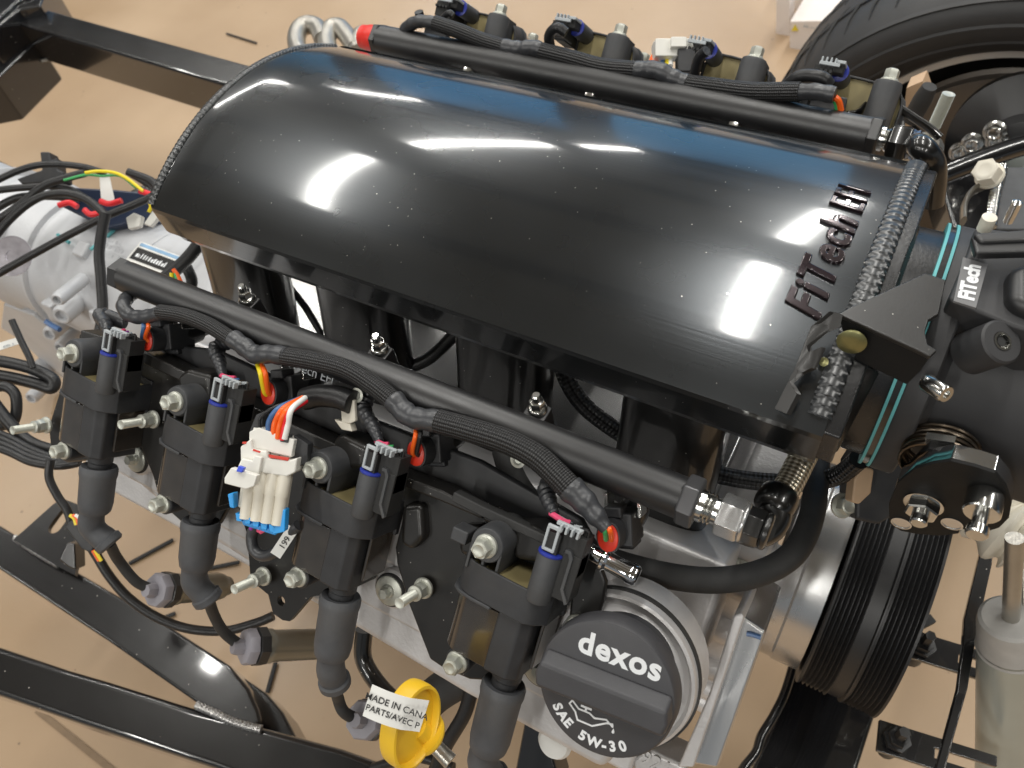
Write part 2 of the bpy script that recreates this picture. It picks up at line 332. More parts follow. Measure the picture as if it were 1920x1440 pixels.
def scribble(name, mw, wdt, hgt, n, m, parent):
    """print too small to read in the photograph: a row of uneven marks"""
    bm = B(); st = wdt / n
    for i in range(n):
        x = -wdt / 2 + st * i; h = hgt * random.uniform(.55, 1); w_ = st * random.uniform(.35, .8)
        if random.random() < .12: continue
        prism(bm, [mw @ V(q) for q in ((x, -hgt / 2, 0), (x + w_, -hgt / 2, 0), (x + w_, -hgt / 2 + h, 0), (x, -hgt / 2 + h * .85, 0))], (mw.to_3x3() @ ZA) * .00015)
    return mk(name, bm, m, parent)
def weldbead(bm, pts, r, pitch=.0032, seg=10, mi=0, flat=.7, up=(0, -.4, 1)):
    c = cat(pts, 14); L_ = sum((c[i + 1] - c[i]).length for i in range(len(c) - 1)); n = max(2, int(L_ / (pitch / 8)))
    out = []; acc = 0; k = 0; targets = [L_ * i / n for i in range(n + 1)]; j = 0; d = 0
    for T in targets:
        while k < len(c) - 2 and d + (c[k + 1] - c[k]).length < T: d += (c[k + 1] - c[k]).length; k += 1
        sl = (c[k + 1] - c[k]).length; out.append(c[k].lerp(c[k + 1], min(1, (T - d) / max(sl, 1e-9))))
    up0 = V(up); rings = []; ln = 0; sg = 16
    jit = [random.uniform(-.04, .04) for _ in range(400)]
    for i, p in enumerate(out):
        t = (out[min(i + 1, len(out) - 1)] - out[max(i - 1, 0)]).normalized(); u = (up0 - t * up0.dot(t)).normalized(); v = t.cross(u)
        if i: ln += (p - out[i - 1]).length
        rg = []
        for k_ in range(sg):
            th = 2 * PI * k_ / sg; ph = (ln + r * 1.1 * (1 - math.cos(th))) / pitch; fr_ = ph - math.floor(ph)
            q = 1.0 + .11 * math.cos(PI * fr_) + jit[int(ph) % 400] * .5
            rg.append(bm.verts.new(p + (u * math.cos(th) * flat + v * math.sin(th)) * r * q))
        rings.append(rg)
    for A_, C_ in zip(rings, rings[1:]):
        for k_ in range(sg): bm.faces.new([A_[k_], A_[(k_ + 1) % sg], C_[(k_ + 1) % sg], C_[k_]])
    bm.faces.new(rings[0][::-1]); bm.faces.new(rings[-1])
    return bm
def holeprism(bm, outer, inner, vec):
    vec = V(vec); lay = []
    for off in (V((0, 0, 0)), vec):
        es = []; loops = []
        for pts in (outer, inner):
            vs = [bm.verts.new(V(p) + off) for p in pts]; loops.append(vs)
            es += [bm.edges.new((vs[i], vs[(i + 1) % len(vs)])) for i in range(len(vs))]
        bmesh.ops.triangle_fill(bm, use_beauty=True, use_dissolve=False, edges=es, normal=vec.normalized()); lay.append(loops)
    for A_, C_ in zip(lay[0], lay[1]):
        for i in range(len(A_)): j = (i + 1) % len(A_); bm.faces.new([A_[i], A_[j], C_[j], C_[i]])
    return bm
XA = V((1, 0, 0)); YA = V((0, 1, 0)); ZA = V((0, 0, 1))
#@@SETTING
# ================================================================== SETTING
bm = B(); bmesh.ops.create_grid(bm, x_segments=8, y_segments=8, size=14)
o = mk('floor', bm, 'floor', kind='structure')
bm = B(); box(bm, (0, 6.6, 1.7), (26, .2, 3.4)); mk('wall', bm, 'farwall', kind='structure')
bm = B(); box(bm, (0, 0, 3.45), (26, 13.0, .1)); mk('added_ceiling', bm, mat('grey_added_ceiling', (.34, .40, .45), .8, vs=2), kind='structure')  # unseen plane added overhead to darken and structure the plenum's reflections
for i in range(9): q = B(); box(q, (0, -6 + 1.45 * i, 3.33), (26, .22, .14)); mk('added_beam', q, mat('dark_banding_beam', (.05, .05, .055), .6), kind='structure')  # unseen dark bars, added to band the reflections on the plenum
q = B(); beam(q, W(70, 1332, z=0) + ZA * .002, W(330, 1540, z=0) + ZA * .002, .008, .004); mk('floor_joint', q, mat('floor_joint', (.22, .15, .09), .7), kind='structure')
def strip(px, lab, wd=.006):  # thin dark bar laid flat on the floor
    a, b = W(*px[0], z=.002), W(*px[1], z=.002); q = B(); beam(q, a + ZA * .004, b + ZA * .004, wd, .0035)
    mk('dark_strip', q, 'ink', bevel=.001, tag=(lab, 'dark strip'))
strip(((243, 1058), (326, 1013)), 'thin black strip lying on the floor right of the leftmost spark plug boot')
strip(((388, 1068), (450, 1055)), 'short black strip on the floor between second spark plug boot and valve cover')
strip(((302, 1162), (330, 1151)), 'tiny dark strip on the floor just above the curved black cable')
strip(((502, 1300), (518, 1243)), 'black strip on floor pointing up beside the end of the middle plug wire shield')
strip(((425, 64), (482, 82)), 'small dark sliver lying on open floor at the top of the picture', .005)

# ================================================================== CHASSIS
t = thing('chassis_frame', 'gloss black welded steel tube chassis frame under and around the engine', 'chassis frame', (0, 0, .3))
# far side rail
zf = .40
a = W(-40, 2, z=zf); b = W(560, 172, z=zf); bm = B(); beam(bm, a, b, .062, .078); 
mk('side_rail', bm, 'frame', t, bevel=.006, bseg=3)
bl = B(); c0 = W(100, 118, z=zf - .078) ; c1 = W(440, 220, z=zf - .078)
# corner junction, top left
bm = B(); prism(bm, WS([(-60, -40), (95, -40), (75, 10), (35, 18), (-30, 70), (-60, 60)], z=zf + .02), (0, 0, -.09))
mk('corner_gusset', bm, 'frame', t, bevel=.004)
bm = B(); prism(bm, WS([(-60, 70), (14, 25), (62, 55), (70, 75), (-10, 150), (-60, 160)], z=zf - .04), (0, 0, -.09))
mk('cross_tube', bm, 'frame', t, bevel=.004)
bm = B(); weldbead(bm, WS([(-10, 40), (14, 20), (35, 2), (60, -6)], z=zf + .022), .005, .007); mk('weld_bead', bm, 'weld', t)
# near rails bottom left
zn = .28
bm = B(); prism(bm, WS([(-60, 955), (0, 985), (110, 1052), (300, 1163), (430, 1247), (466, 1290), (484, 1330), (490, 1352), (478, 1362), (455, 1360), (375, 1322), (200, 1200), (0, 1068), (-60, 1030)], z=zn), (0, 0, -.045))
mk('diagonal_brace', bm, 'frame', t, bevel=.006, bseg=3)
bm = B(); prism(bm, WS([(-60, 1196), (0, 1212), (125, 1254), (200, 1276), (372, 1330), (490, 1362), (640, 1402), (760, 1445), (760, 1560), (560, 1500), (400, 1440), (150, 1357), (0, 1305), (-60, 1287)], z=zn - .001), (0, 0, -.05))
mk('side_rail', bm, 'frame', t, bevel=.007, bseg=3)
bm = B(); weldbead(bm, WS([(368, 1322), (400, 1336), (440, 1354), (490, 1368)], z=zn + .001), .0042, .0045); mk('weld_bead', bm, 'weldsilver', t)
bm = B(); prism(bm, WS([(428, 1250), (500, 1300), (530, 1335), (562, 1395), (500, 1390), (470, 1365), (490, 1345)], z=zn - .03), (0, 0, -.05))
mk('rail_end', bm, 'frame', t, bevel=.003)
# slotted tab
bm = B(); pts = WS([(25, 1012), (100, 945), (118, 935), (152, 948), (160, 975), (140, 1078), (108, 1062)], z=zn + .012)
tabpts = pts
a, b = W(103, 988, z=zn + .0123), W(122, 962, z=zn + .0123); d = (b - a).normalized(); n_ = V((-d.y, d.x, 0)); sl = []
for i in range(9): q = PI * i / 8; sl.append(b + (n_ * math.cos(q) + d * math.sin(q)) * .0085)
for i in range(9): q = PI * i / 8; sl.append(a - (n_ * math.cos(q) + d * math.sin(q)) * .0085)
bm = B(); sl = [V((q.x, q.y, zn + .012)) for q in sl]; holeprism(bm, tabpts, sl, (0, 0, -.006)); mk('slotted_tab', bm, 'frame', t)
bm = B(); weldbead(bm, WS([(28, 1008), (60, 1030), (110, 1060)], z=zn + .008), .0040, .005); mk('weld_bead', bm, 'weldsilver', t)
# tubes behind the transmission
bm = B(); beam(bm, W(250, 372, z=.36), W(360, 318, z=.36), .05, .06); mk('cross_tube', bm, 'frame', t, bevel=.004)
bm = B(); beam(bm, W(-60, 305, z=.36), W(70, 365, z=.36), .06, .06); mk('cross_tube', bm, 'frame', t, bevel=.004)
# front crossmember
bm = B(); pts = WS([(1510, 1215), (1665, 1300), (1640, 1345), (1590, 1500), (1385, 1500), (1410, 1440)], z=.25); prism(bm, pts, (0, 0, -.07)); mk('front_crossmember', bm, 'frame', t, bevel=.004, bseg=3)
bm = B(); prism(bm, WS([(1520, 1200), (1630, 1130), (1720, 1180), (1665, 1310)], z=.25), (0, 0, -.07)); mk('front_crossmember', bm, 'frame', t, bevel=.004)

# brake line
t = thing('brake_line', 'thin silver brake line clipped along the black rail at upper left', 'brake line', W(200, 130, z=.32))
bm = B(); tube(bm, WS([(45, 117), (75, 115), (104, 110), (115, 113), (160, 128), (240, 152), (322, 180), (413, 210), (470, 228)], z=.325), .0028, 8); mk('pipe', bm, 'exh', t)
for q in ((115, 108), (322, 177)):
    bm = B(); lathe(bm, W(*q, z=.33), (.3, -.6, .6), [(.006, -.004), (.008, 0), (.006, .006), (0, .007)], 10); mk('clip', bm, 'steel', t)
bm = B(); lathe(bm, W(18, 110, z=.34), (1, .2, 0), [(.009, -.012), (.011, -.006), (.011, .004), (.006, .012), (.004, .02)], 8); mk('fitting_nut', bm, 'steel', t)

# ================================================================== BACKGROUND RIGHT
t = thing('carton', 'white carton with yellow warning triangle standing beside the wheel', 'box', W(1520, 120, z=0))
zc = 0.0
bm = B(); pa = W(1478, 330, z=.0); pb = W(1640, 330, z=.0)
prism(bm, WS([(1481, 40), (1476, 320), (1700, 330), (1700, 36)], y=1.45), (0, .3, 0)); mk('carton_body', bm, 'box', t, bevel=.002)
bm = B(); prism(bm, WS([(1484, 36), (1700, 30), (1700, -60), (1500, -60)], y=1.62), (0, .2, 0)); mk('carton_lid', bm, 'box', t)
bm = B(); prism(bm, WS([(1484, 57), (1497, 57), (1491, 46)], y=1.449), (0, -.002, 0)); mk('warning_triangle', bm, 'warn', t)
scribble('warning_print', frame_at(W(1516, 50, y=1.447), XA, (0, -1, 0)), .045, .006, 8, 'grey', t)
bm = B(); prism(bm, WS([(1456, -60), (1481, -60), (1478, 330), (1454, 330)], y=1.5), (0, .04, 0)); mk('door_post', bm, 'box', tag=('narrow white upright post left of the white carton', 'post'))

# wheel ------------------------------------------------------------
wy = .70; wc = V((.3875, wy, .3185))
t = thing('front_wheel', 'black tyred front wheel with dark rim beyond the engine at upper right', 'wheel', wc)
ax = V((-.018, -1, -.013)).normalized()
bm = B(); prof = [(.213, .044), (.222, .062), (.245, .092), (.270, .106), (.288, .107), (.300, .101), (.3015, .0985), (.310, .082), (.316, .05), (.319, 0), (.318, -.04), (.314, -.085), (.29, -.112), (.23, -.1), (.215, -.075)]
lathe(bm, wc, ax, prof, 96, caps=False); mk('tyre', bm, 'tyre', t, sharp=60)
bm = B()
for k in range(60):
    for sgn in (1, -1):
        a0 = 2 * PI * k / 60 + (.05 if sgn < 0 else 0); u, v, a = basis(ax); pp = []
        for q in range(7):
            f = q / 6; an = a0 + .07 * f * sgn + .02 * math.sin(f * 3); h = sgn * (.012 + .066 * f); rr = (.3188 - .0068 * f ** 3) + .0002
            pp.append(wc + a * h + (u * math.cos(an) + v * math.sin(an)) * rr)
        tube(bm, pp, [.0004, .0012, .0016, .0012, .0005], 6, smooth=False)
for h in (-.03, .03): 
    lathe(bm, wc, ax, [(.3195 - (.0015 if h > .05 else 0), h - .004), (.3203 - (.0015 if h > .05 else 0), h), (.3195 - (.0015 if h > .05 else 0), h + .004)], 96, caps=False)
mk('tread_groove', bm, 'ink', t, kind='stuff')
bm = B(); lathe(bm, wc, ax, [(.248, .092), (.251, .0975), (.254, .097)], 96, caps=False); lathe(bm, wc, ax, [(.300, .100), (.3025, .1015), (.3045, .096)], 96, caps=False); lathe(bm, wc, ax, [(.274, .1055), (.276, .1082), (.279, .1065)], 96, caps=False); mk('sidewall_ring', bm, 'tyre', t)
bm = B(); lathe(bm, wc, ax, [(.2145, .040), (.2165, .046), (.2140, .049), (.2050, .047), (.2030, .040)], 96, caps=False); mk('rim_lip', bm, mat('bright_rim_lip', (.60, .58, .55), .35, metal=.3, var=.1, vs=10), t, sharp=50)
bm = B(); prof = [(.2135, .040), (.203, .041), (.198, .03), (.190, .01), (.186, -.04), (.15, -.07), (.07, -.08), (.0, -.08)]
lathe(bm, wc, ax, prof, 96, caps=False); o = mk('rim', bm, mat('dark_rim', (.035, .033, .031), .4, metal=.2, var=.1, vs=10), t, sharp=50)
bm = B(); lathe(bm, wc + ax * .005, ax, [(.165, -.004), (.16, 0), (.16, .012), (.15, .014), (.07, .014), (.065, .03), (.045, .034), (.04, .05), (0, .05)], 64); mk('brake_disc', bm, mat('brown_brake_disc', (.16, .14, .12), .4, metal=.3, var=.2, vs=10), t)
# suspension pieces
def barpart(name, px, zz, r, m, label, catg, kw='z', **k):
    bm = B(); tube(bm, [W(q[0], q[1], **{kw: zz if len(q) < 3 else q[2]}) for q in px], r, 16, **k); return mk(name, bm, m, tag=(label, catg))
barpart('suspension_tube', [(1600, 400), (1755, 333), (1880, 285), (1960, 262)], .52, .011, 'frame', 'gloss black tubular control arm reaching to the wheel hub', 'suspension arm')
t = thing('wheel_hub', 'dark round wheel hub with bright bolts at the right edge', 'hub', W(1900, 270, y=.55))
o_ = W(1912, 270, y=.58)
bm = B(); lathe(bm, o_, (.1, -1, .25), [(.075, -.03), (.078, -.01), (.06, 0), (.04, .01), (.035, .022), (.02, .026), (0, .026)], 40); mk('hub_body', bm, 'satin', t)
bm = B(); lathe(bm, o_ + V((.01, -.03, .008)), (.1, -1, .25), [(.022, 0), (.02, .006), (0, .012)], 24); mk('grease_cap', bm, 'shock', t)
for q in ((1865, 245), (1868, 262), (1823, 268), (1800, 285)):
    bm = B(); hexbolt(bm, W(*q, y=.53), (0, -1, .4), .012, .009, .012); mk('bolt', bm, 'steel', t)
t = thing('bump_stop', 'upright black rubber stop with grey base behind the rear coil', 'bump stop', W(1730, 210, y=.42))
bm = B(); tube(bm, WS([(1743, 162), (1725, 195), (1708, 225)], y=.42), [.007, .009, .009, .009], 12); mk('rubber', bm, 'hose', t)
bm = B(); prism(bm, WS([(1700, 165), (1730, 152), (1738, 175), (1712, 235), (1690, 240)], y=.46), (0, .02, 0)); mk('plate', bm, 'rust', t)
t = thing('upper_bolt', 'zinc stud standing upright right of the far fuel rail fitting', 'stud', W(1745, 260, y=.33))
bm = B(); stud(bm, W(1742, 258, y=.33), V((.08, .2, 1)), .0055, .03); mk('threaded_stud', bm, 'zinc', t)
bm = B(); lathe(bm, W(1735, 275, y=.33), V((.1, -.3, 1)), [(.014, -.03), (.016, 0), (.01, .006)], 16); mk('spacer', bm, 'exh', t)
t = thing('frame_tab', 'dark welded frame bracket with silver weld at right edge', 'bracket', W(1870, 380, z=.6))
bm = B(); prism(bm, WS([(1878, 312), (1940, 312), (1940, 430), (1858, 430)], z=.6), (0, 0, -.03)); mk('plate', bm, 'plastic2', t, bevel=.002)
bm = B(); weldbead(bm, WS([(1880, 312), (1870, 350), (1864, 380), (1858, 425)], z=.603), .0045, .004); mk('weld_bead', bm, 'steel', t)
bm = B(); tube(bm, WS([(1850, 345), (1822, 360), (1808, 385), (1806, 415)], z=.6), .006, 10, flat=.4); mk('bent_strap', bm, 'exh', t)
bm = B(); hexbolt(bm, W(1856, 330, z=.61), (-.4, -.5, .7), .012, .011, .013); mk('nut', bm, 'offwhite', t)
bm = B(); lathe(bm, W(1890, 415, z=.61), ZA, [(.004, 0), (.004, .02), (0, .022)], 12); mk('pin', bm, 'steel', t)
bm = B(); pts = WS([(1700, 210), (1760, 330), (1800, 470), (1860, 540), (1990, 540), (1990, 290), (1880, 290), (1790, 310)], z=.45); prism(bm, pts, (0, 0, -.05)); mk('suspension_tower', bm, 'frame', bevel=.004, tag=('black steel suspension tower between engine and wheel', 'suspension tower'))
# shock absorber & linkage, lower right
t = thing('shock_absorber', 'silver shock absorber tube with pale upper sleeve at lower right', 'shock absorber', W(1885, 1440, z=.3))
s0 = W(1893, 1205, z=.45); s1 = W(1878, 1520, z=.2); ad = (s1 - s0).normalized()
bm = B(); lathe(bm, s0, ad, [(.021, 0), (.0225, .002), (.0225, .35), (0, .35)], 40); mk('body_tube', bm, 'shock', t)
bm = B(); lathe(bm, s0 - ad * .03, ad, [(.019, -.002), (.0215, 0), (.0225, .006), (.0225, .034), (.0235, .036), (0, .036)], 40); mk('sleeve', bm, mat('pale_grey_sleeve', (.45, .44, .42), .45), t)
bm = B(); lathe(bm, s0 - ad * .12, ad, [(.006, 0), (.006, .1)], 24); mk('piston_rod', bm, 'exh', t)
t = thing('ribbed_boot', 'white ribbed rubber boot at the right edge below the throttle cam', 'boot', W(1890, 990, z=.6))
bm = B(); tube(bm, WS([(1862, 945), (1885, 980), (1915, 1000), (1950, 1020)], z=.52), .028, 20, 10, rfun=lambda l, i: 1 + .12 * math.sin(l * 700)); mk('bellows', bm, 'offwhite', t)
bm = B(); pts = WS([(1846, 1003), (1866, 1003), (1860, 1060), (1838, 1160), (1830, 1200), (1815, 1290), (1770, 1450), (1752, 1450), (1795, 1290), (1805, 1210), (1808, 1160)], z=.42)
prism(bm, pts, (0, 0, -.006)); mk('flat_bar', bm, 'frame', bevel=.001, tag=('long thin black flat bar crossing the floor beside the silver shock', 'bar'))
bm = B(); prism(bm, WS([(1905, 1060), (1915, 1075), (1918, 1180), (1960, 1180), (1960, 1080), (1898, 1010), (1890, 1020)], z=.48), (0, 0, -.01)); mk('upper_strut', bm, 'exh', bevel=.001, tag=('grey strut end above the silver shock at the right edge', 'strut'))
def slotlink(pa, pb, zz, lab):
    t = thing('slotted_link', lab, 'link', W(*pa, z=zz), group='slotted black steering links')
    a, b = W(*pa, z=zz), W(*pb, z=zz); d = (b - a).normalized(); s = d.cross(ZA).normalized()
    for k in (-1, 1):
        bm = B(); beam(bm, a + s * .0085 * k + d * .028, b + s * .0085 * k, .009, .005); mk('slot_side', bm, 'frame', t, bevel=.001)
    bm = B(); beam(bm, a - d * .014, a + d * .03, .026, .0049); mk('link_end', bm, 'frame', t, bevel=.001)
    bm = B(); lathe(bm, a, ZA, [(.0085, -.032), (.0085, -.012), (.011, -.010), (.011, -.002)], 12); mk('lower_nut', bm, 'satin', t)
    bm = B(); lathe(bm, a, ZA, [(.011, .001), (.011, .006), (.0085, .0062), (.0085, .012), (.0045, .0122), (.0045, .028), (0, .028)], 6); mk('nut', bm, 'satin', t)
slotlink((1728, 1212), (1890, 1262), .36, 'black slotted link with bolt just right of the pulley')
slotlink((1680, 1388), (1870, 1448), .36, 'lower black slotted link with bolt near the bottom right corner')
bm = B(); beam(bm, W(1688, 1190, z=.33), W(1750, 1158, z=.33), .008, .006); mk('flat_key', bm, 'hose', tag=('short grey strip sticking out right of the pulley rim', 'strip'))
bm = B(); tube(bm, WS([(1500, 1200), (1475, 1290), (1452, 1340), (1428, 1380), (1418, 1410), (1395, 1440), (1380, 1470)], z=.30), .0045, 12); mk('hard_line', bm, 'frame', tag=('thin black hard line running down beside the crossmember', 'pipe'))

# ================================================================== ENGINE CASTINGS
def BK(x, s, h): return PB + XA * x + EB * s + NB * h
MN = frame_at(PB, XA, NB)                       # near bank frame, far bank is the same turned half a turn
def bankm(x, far=False):
    m = Matrix.Translation(XA * x) @ MN
    return (Matrix.Rotation(PI, 4, 'Z') @ Matrix.Translation(XA * -x) @ MN) if far else m
t = thing('engine_block', 'bare aluminium V8 engine block with valley cover under the black intake', 'engine block', (0, 0, .4))
bm = B(); prof = [(-.10, .25), (.10, .25), (.12, .40), (.26, .53), (.19, .60), (.105, .575), (-.105, .575), (-.19, .60), (-.26, .53), (-.12, .40)]
prism(bm, [V((-.27, y, z)) for y, z in prof], (.535, 0, 0)); mk('block_casting', bm, 'alu', t, bevel=.004)
bm = B(); box(bm, (0, 0, .582), (.50, .20, .012)); mk('valley_cover', bm, 'alu2', t, bevel=.002)
for x in (-.2, -.09, .03, .14):
    for y in (-.078, .0):
        bm = B(); hexbolt(bm, (x, y, .588), ZA, .008, .0055, .007); mk('bolt', bm, 'zinc', t)
bm = B(); prism(bm, [V((.262, y, z)) for y, z in [(-.13, .30), (.13, .30), (.14, .42), (.10, .60), (-.10, .60), (-.14, .42)]], (.03, 0, 0)); mk('front_cover', bm, 'alu', t, bevel=.006, bseg=3)
for y, z in ((-.135, .33), (-.137, .38), (-.135, .43), (-.125, .49), (-.112, .55), (-.102, .595)):
    bm = B(); lathe(bm, (.262, y, z), XA, [(.011, 0), (.0125, .004), (.0125, .034), (.010, .036)], 20); hexbolt(bm, (.298, y, z), XA, .0085, .0065, .009); mk('cover_bolt', bm, 'alu', t)
# rear bell housing and gearbox
t = thing('gearbox', 'clean silver cast gearbox behind the engine with markings and sticker', 'gearbox', (-.55, 0, .4))
bm = B(); prof = [(.135, 0), (.135, .03), (.118, .06), (.098, .12), (.092, .20), (.090, .30), (.090, .42), (.096, .43), (.096, .45), (.088, .46), (.083, .56), (.092, .57), (.092, .60), (.06, .62), (.05, .8), (0, .8)]
GC = V((-.30, .005, .415))
lathe(bm, GC, (-1, 0, 0), [(r * .98, h) for r, h in prof], 64); mk('housing', bm, 'trans', t, bevel=.003)
def GP(xr, ang, rr=.0): # point on gearbox skin
    a = math.radians(ang); return GC + V((-xr, -math.sin(a) * (.09 + rr), math.cos(a) * (.09 + rr)))
for xr, ang, dx, da in ((.20, 66, .03, .02), (.30, 80, .02, .03), (.40, 40, .014, .05), (.25, 20, .02, .02)):
    p = GP(xr, ang); nrm = (p - GC); nrm.x = 0; nrm.normalize(); bm = B(); box(bm, p, (dx, da, .016), XA, nrm.cross(XA), nrm); mk('casting_lug', bm, 'trans', t, bevel=.003)
for xr in (.16, .34, .50):
    bm = B(); lathe(bm, GC - XA * xr, (-1, 0, 0), [(.090, 0), (.094, .002), (.094, .006), (.089, .008)], 64); mk('casting_rib', bm, 'trans', t)
for px, py, r in ((118, 590, .012), (95, 625, .010), (70, 700, .016), (115, 650, .009), (60, 745, .012), (110, 560, .008)):
    bm = B(); o_ = W(px, py, y=-.10); lathe(bm, o_, (.35, -.75, .3), [(r, -.05), (r, 0), (r * .8, .004), (r * .6, .004), (r * .5, -.002), (0, -.002)], 24); mk('boss', bm, 'trans', t)
bm = B(); prism(bm, WS([(5, 570), (60, 590), (120, 640), (190, 700), (170, 740), (100, 700), (40, 640), (0, 615)], y=-.08), (0, .03, 0)); mk('side_flange', bm, 'trans', t, bevel=.004)
def curved_label(bm, px, off, mi=0, yc=-.0):
    return prism(bm, px, (0, 0, 0), mi)
# sticker with a heavy black mark, and the foil disc
o_ = W(288, 484, z=.516); bm = B(); fr = frame_at(o_, XA, V((0, -.15, 1))); fr2 = fr
d_ = []
for X_, Y_ in ((-.034, -.014), (.034, -.014), (.034, .014), (-.034, .014)): d_.append(fr @ V((X_, Y_, 0)))
prism(bm, d_, -(fr.to_3x3() @ ZA) * .001); st = mk('sticker', bm, 'paper', t)
bm = B(); prism(bm, [fr @ V((a, b, .0004)) for a, b in ((-.031, -.0105), (.031, -.0105), (.031, .006), (-.031, .006))], -(fr.to_3x3() @ ZA) * .0006); mk('sticker_print', bm, 'ink', st)
scribble('sticker_wordmark', fr @ Matrix.Translation((0, -.0025, .0006)), .050, .0075, 12, 'capwhite', st)
bm = B(); prism(bm, [fr @ V((a, b, .0004)) for a, b in ((-.031, .0085), (.031, .0085), (.031, .0125), (-.031, .0125))], -(fr.to_3x3() @ ZA) * .0006); mk('sticker_stripe', bm, mat('pale_blue_print', (.25, .42, .62), .5), st)
o_ = W(22, 480, z=.52); bm = B(); lathe(bm, o_, -CF, [(.024, -.001), (.024, 0), (.007, .0002), (.007, -.0006), (0, -.0006)], 40); mk('foil_disc', bm, mat('iridescent_foil', (.62, .60, .66), .2, metal=.7, var=.3, vs=90), t)
for q in (((108, 440), (130, 455)), ((185, 455), (170, 468)), ((215, 430), (200, 444))):
    bm = B(); tube(bm, WS(q, z=.507), .0022, 6, 3); mk('paint_mark', bm, 'cyan', t, label='turquoise paint dash on the silver housing')
bm = B(); tube(bm, WS([(85, 602), (98, 611), (112, 618)], y=-.101), .0035, 6, 3); mk('paint_mark', bm, 'wblue', t, label='blue paint dash')
for i in range(3): scribble('stamped_marks', frame_at(W(208 + 8 * i, 450 + 17 * i, z=.5135), XA, V((0, -.3, 1))), .040 - .008 * i, .006, 7 - i, mat('faint_grey_stamp', (.40, .41, .43), .6), t)

# cylinder heads / valve covers (near and far)
t = thing('valve_cover', 'bare cast aluminium valve cover under the near coils with oil filler housing', 'valve cover', mw=bankm(0))
def lp(pts, h): return [V((x, -s, h)) for x, s in pts]
bm = B(); prism(bm, lp([(-.188, .002), (-.188, .07), (-.165, .098), (-.10, .112), (0, .118), (.16, .125), (.255, .125), (.262, .10), (.262, .060), (.235, .035), (.225, .002)], -.052), (0, 0, -.055)); mk('cover_casting', bm, 'alu', t, world=False, bevel=.006, bseg=3)
bm = B(); prism(bm, lp([(-.195, -.004), (-.195, .085), (-.16, .118), (.16, .13), (.27, .13), (.28, .09), (.28, -.004)], -.106), (0, 0, -.10)); mk('cylinder_head', bm, 'alu', t, world=False, bevel=.004)
for (px, py, R_) in ((249, 862, .0105), (725, 1110, .0105), (1012, 1255, .0125), (660, 1030, .009)):
    o_ = MN.inverted() @ W(px, py, b=-.040); bm = B(); lathe(bm, o_ - ZA * .012, ZA, [(R_ + .0025, -.003), (R_ + .0025, .006), (R_ + .001, .0075)], 32); mk('boss', bm, 'alu', t, world=False)
    bm = B(); lathe(bm, o_ - ZA * .004, ZA, [(R_ + .0003, -.003), (R_ + .0008, 0), (R_, .0012)], 32); mk('seal', bm, 'hose', t, world=False)
    bm = B(); lathe(bm, o_ - ZA * .003, ZA, [(R_ * .93, 0), (R_ * .93, .001), (R_ * .85, .0015)], 32); hexbolt(bm, o_ - ZA * .002, ZA, .0045, .0036, .005, dome=False); mk('washer_bolt', bm, 'zinc', t, world=False)
# long raised steps of the casting
for s_, h_, w_ in ((.045, -.050, .02), (.088, -.050, .012)):
    bm = B(); prism(bm, lp([(-.18, s_ - w_), (.22, s_ - w_), (.22, s_ + w_), (-.18, s_ + w_)], h_), (0, 0, -.01)); mk('casting_step', bm, 'alu', t, world=False, bevel=.003)
# filler housing: big round boss behind the cap
fo = MN.inverted() @ W(1150, 1262, b=-.034)
bm = B(); lathe(bm, fo, ZA, [(.0462, -.03), (.0456, -.006), (.0446, -.001), (.0430, .0), (.0410, -.0035), (.038, -.004), (.034, .001), (.028, .004)], 72); mk('filler_housing', bm, 'alu', t, world=False)
bm = B(); lathe(bm, fo - ZA * .02, ZA, [(.0466, .011), (.0469, .0135), (.0466, .0145)], 72); mk('housing_ring', bm, 'hose', t, world=False)
bm = B(); prism(bm, WS([(1388, 1152), (1436, 1184), (1420, 1230), (1345, 1442), (1292, 1432), (1330, 1320)], b=-.10), -NB * .08); mk('machined_face', bm, 'alu2', t, bevel=.002)
bm = B(); prism(bm, WS([(1388, 1150), (1396, 1156), (1300, 1440), (1270, 1440), (1330, 1300), (1375, 1155)], b=-.085), -NB * .05); mk('casting_edge', bm, 'alu', t, bevel=.002)
bm = B(); tube(bm, WS([(1400, 1189), (1412, 1191), (1426, 1196)], b=-.0985), .0013, 6, 3); mk('paint_mark', bm, 'wblue', t, label='blue paint dash on machined face')
bm = B(); prism(bm, WS([(1185, 1425), (1215, 1405), (1290, 1440), (1270, 1480), (1190, 1480)], b=-.11), -NB * .03); mk('cast_lug', bm, 'alu', t, bevel=.003)
text('cast_number', '921', .014, frame_at(W(1230, 1432, b=-.1095), XA, NB), 'alu', t, ext=.0006)
far = copytree(t, bankm(0, True), 'far side aluminium valve cover, mostly hidden behind the far fuel rail')
for ch in list(far.children):
    if ch.name.split('.')[0] in ('machined_face', 'casting_edge', 'filler_housing', 'housing_ring', 'cast_number', 'cast_lug', 'paint_mark'): bpy.data.objects.remove(ch)

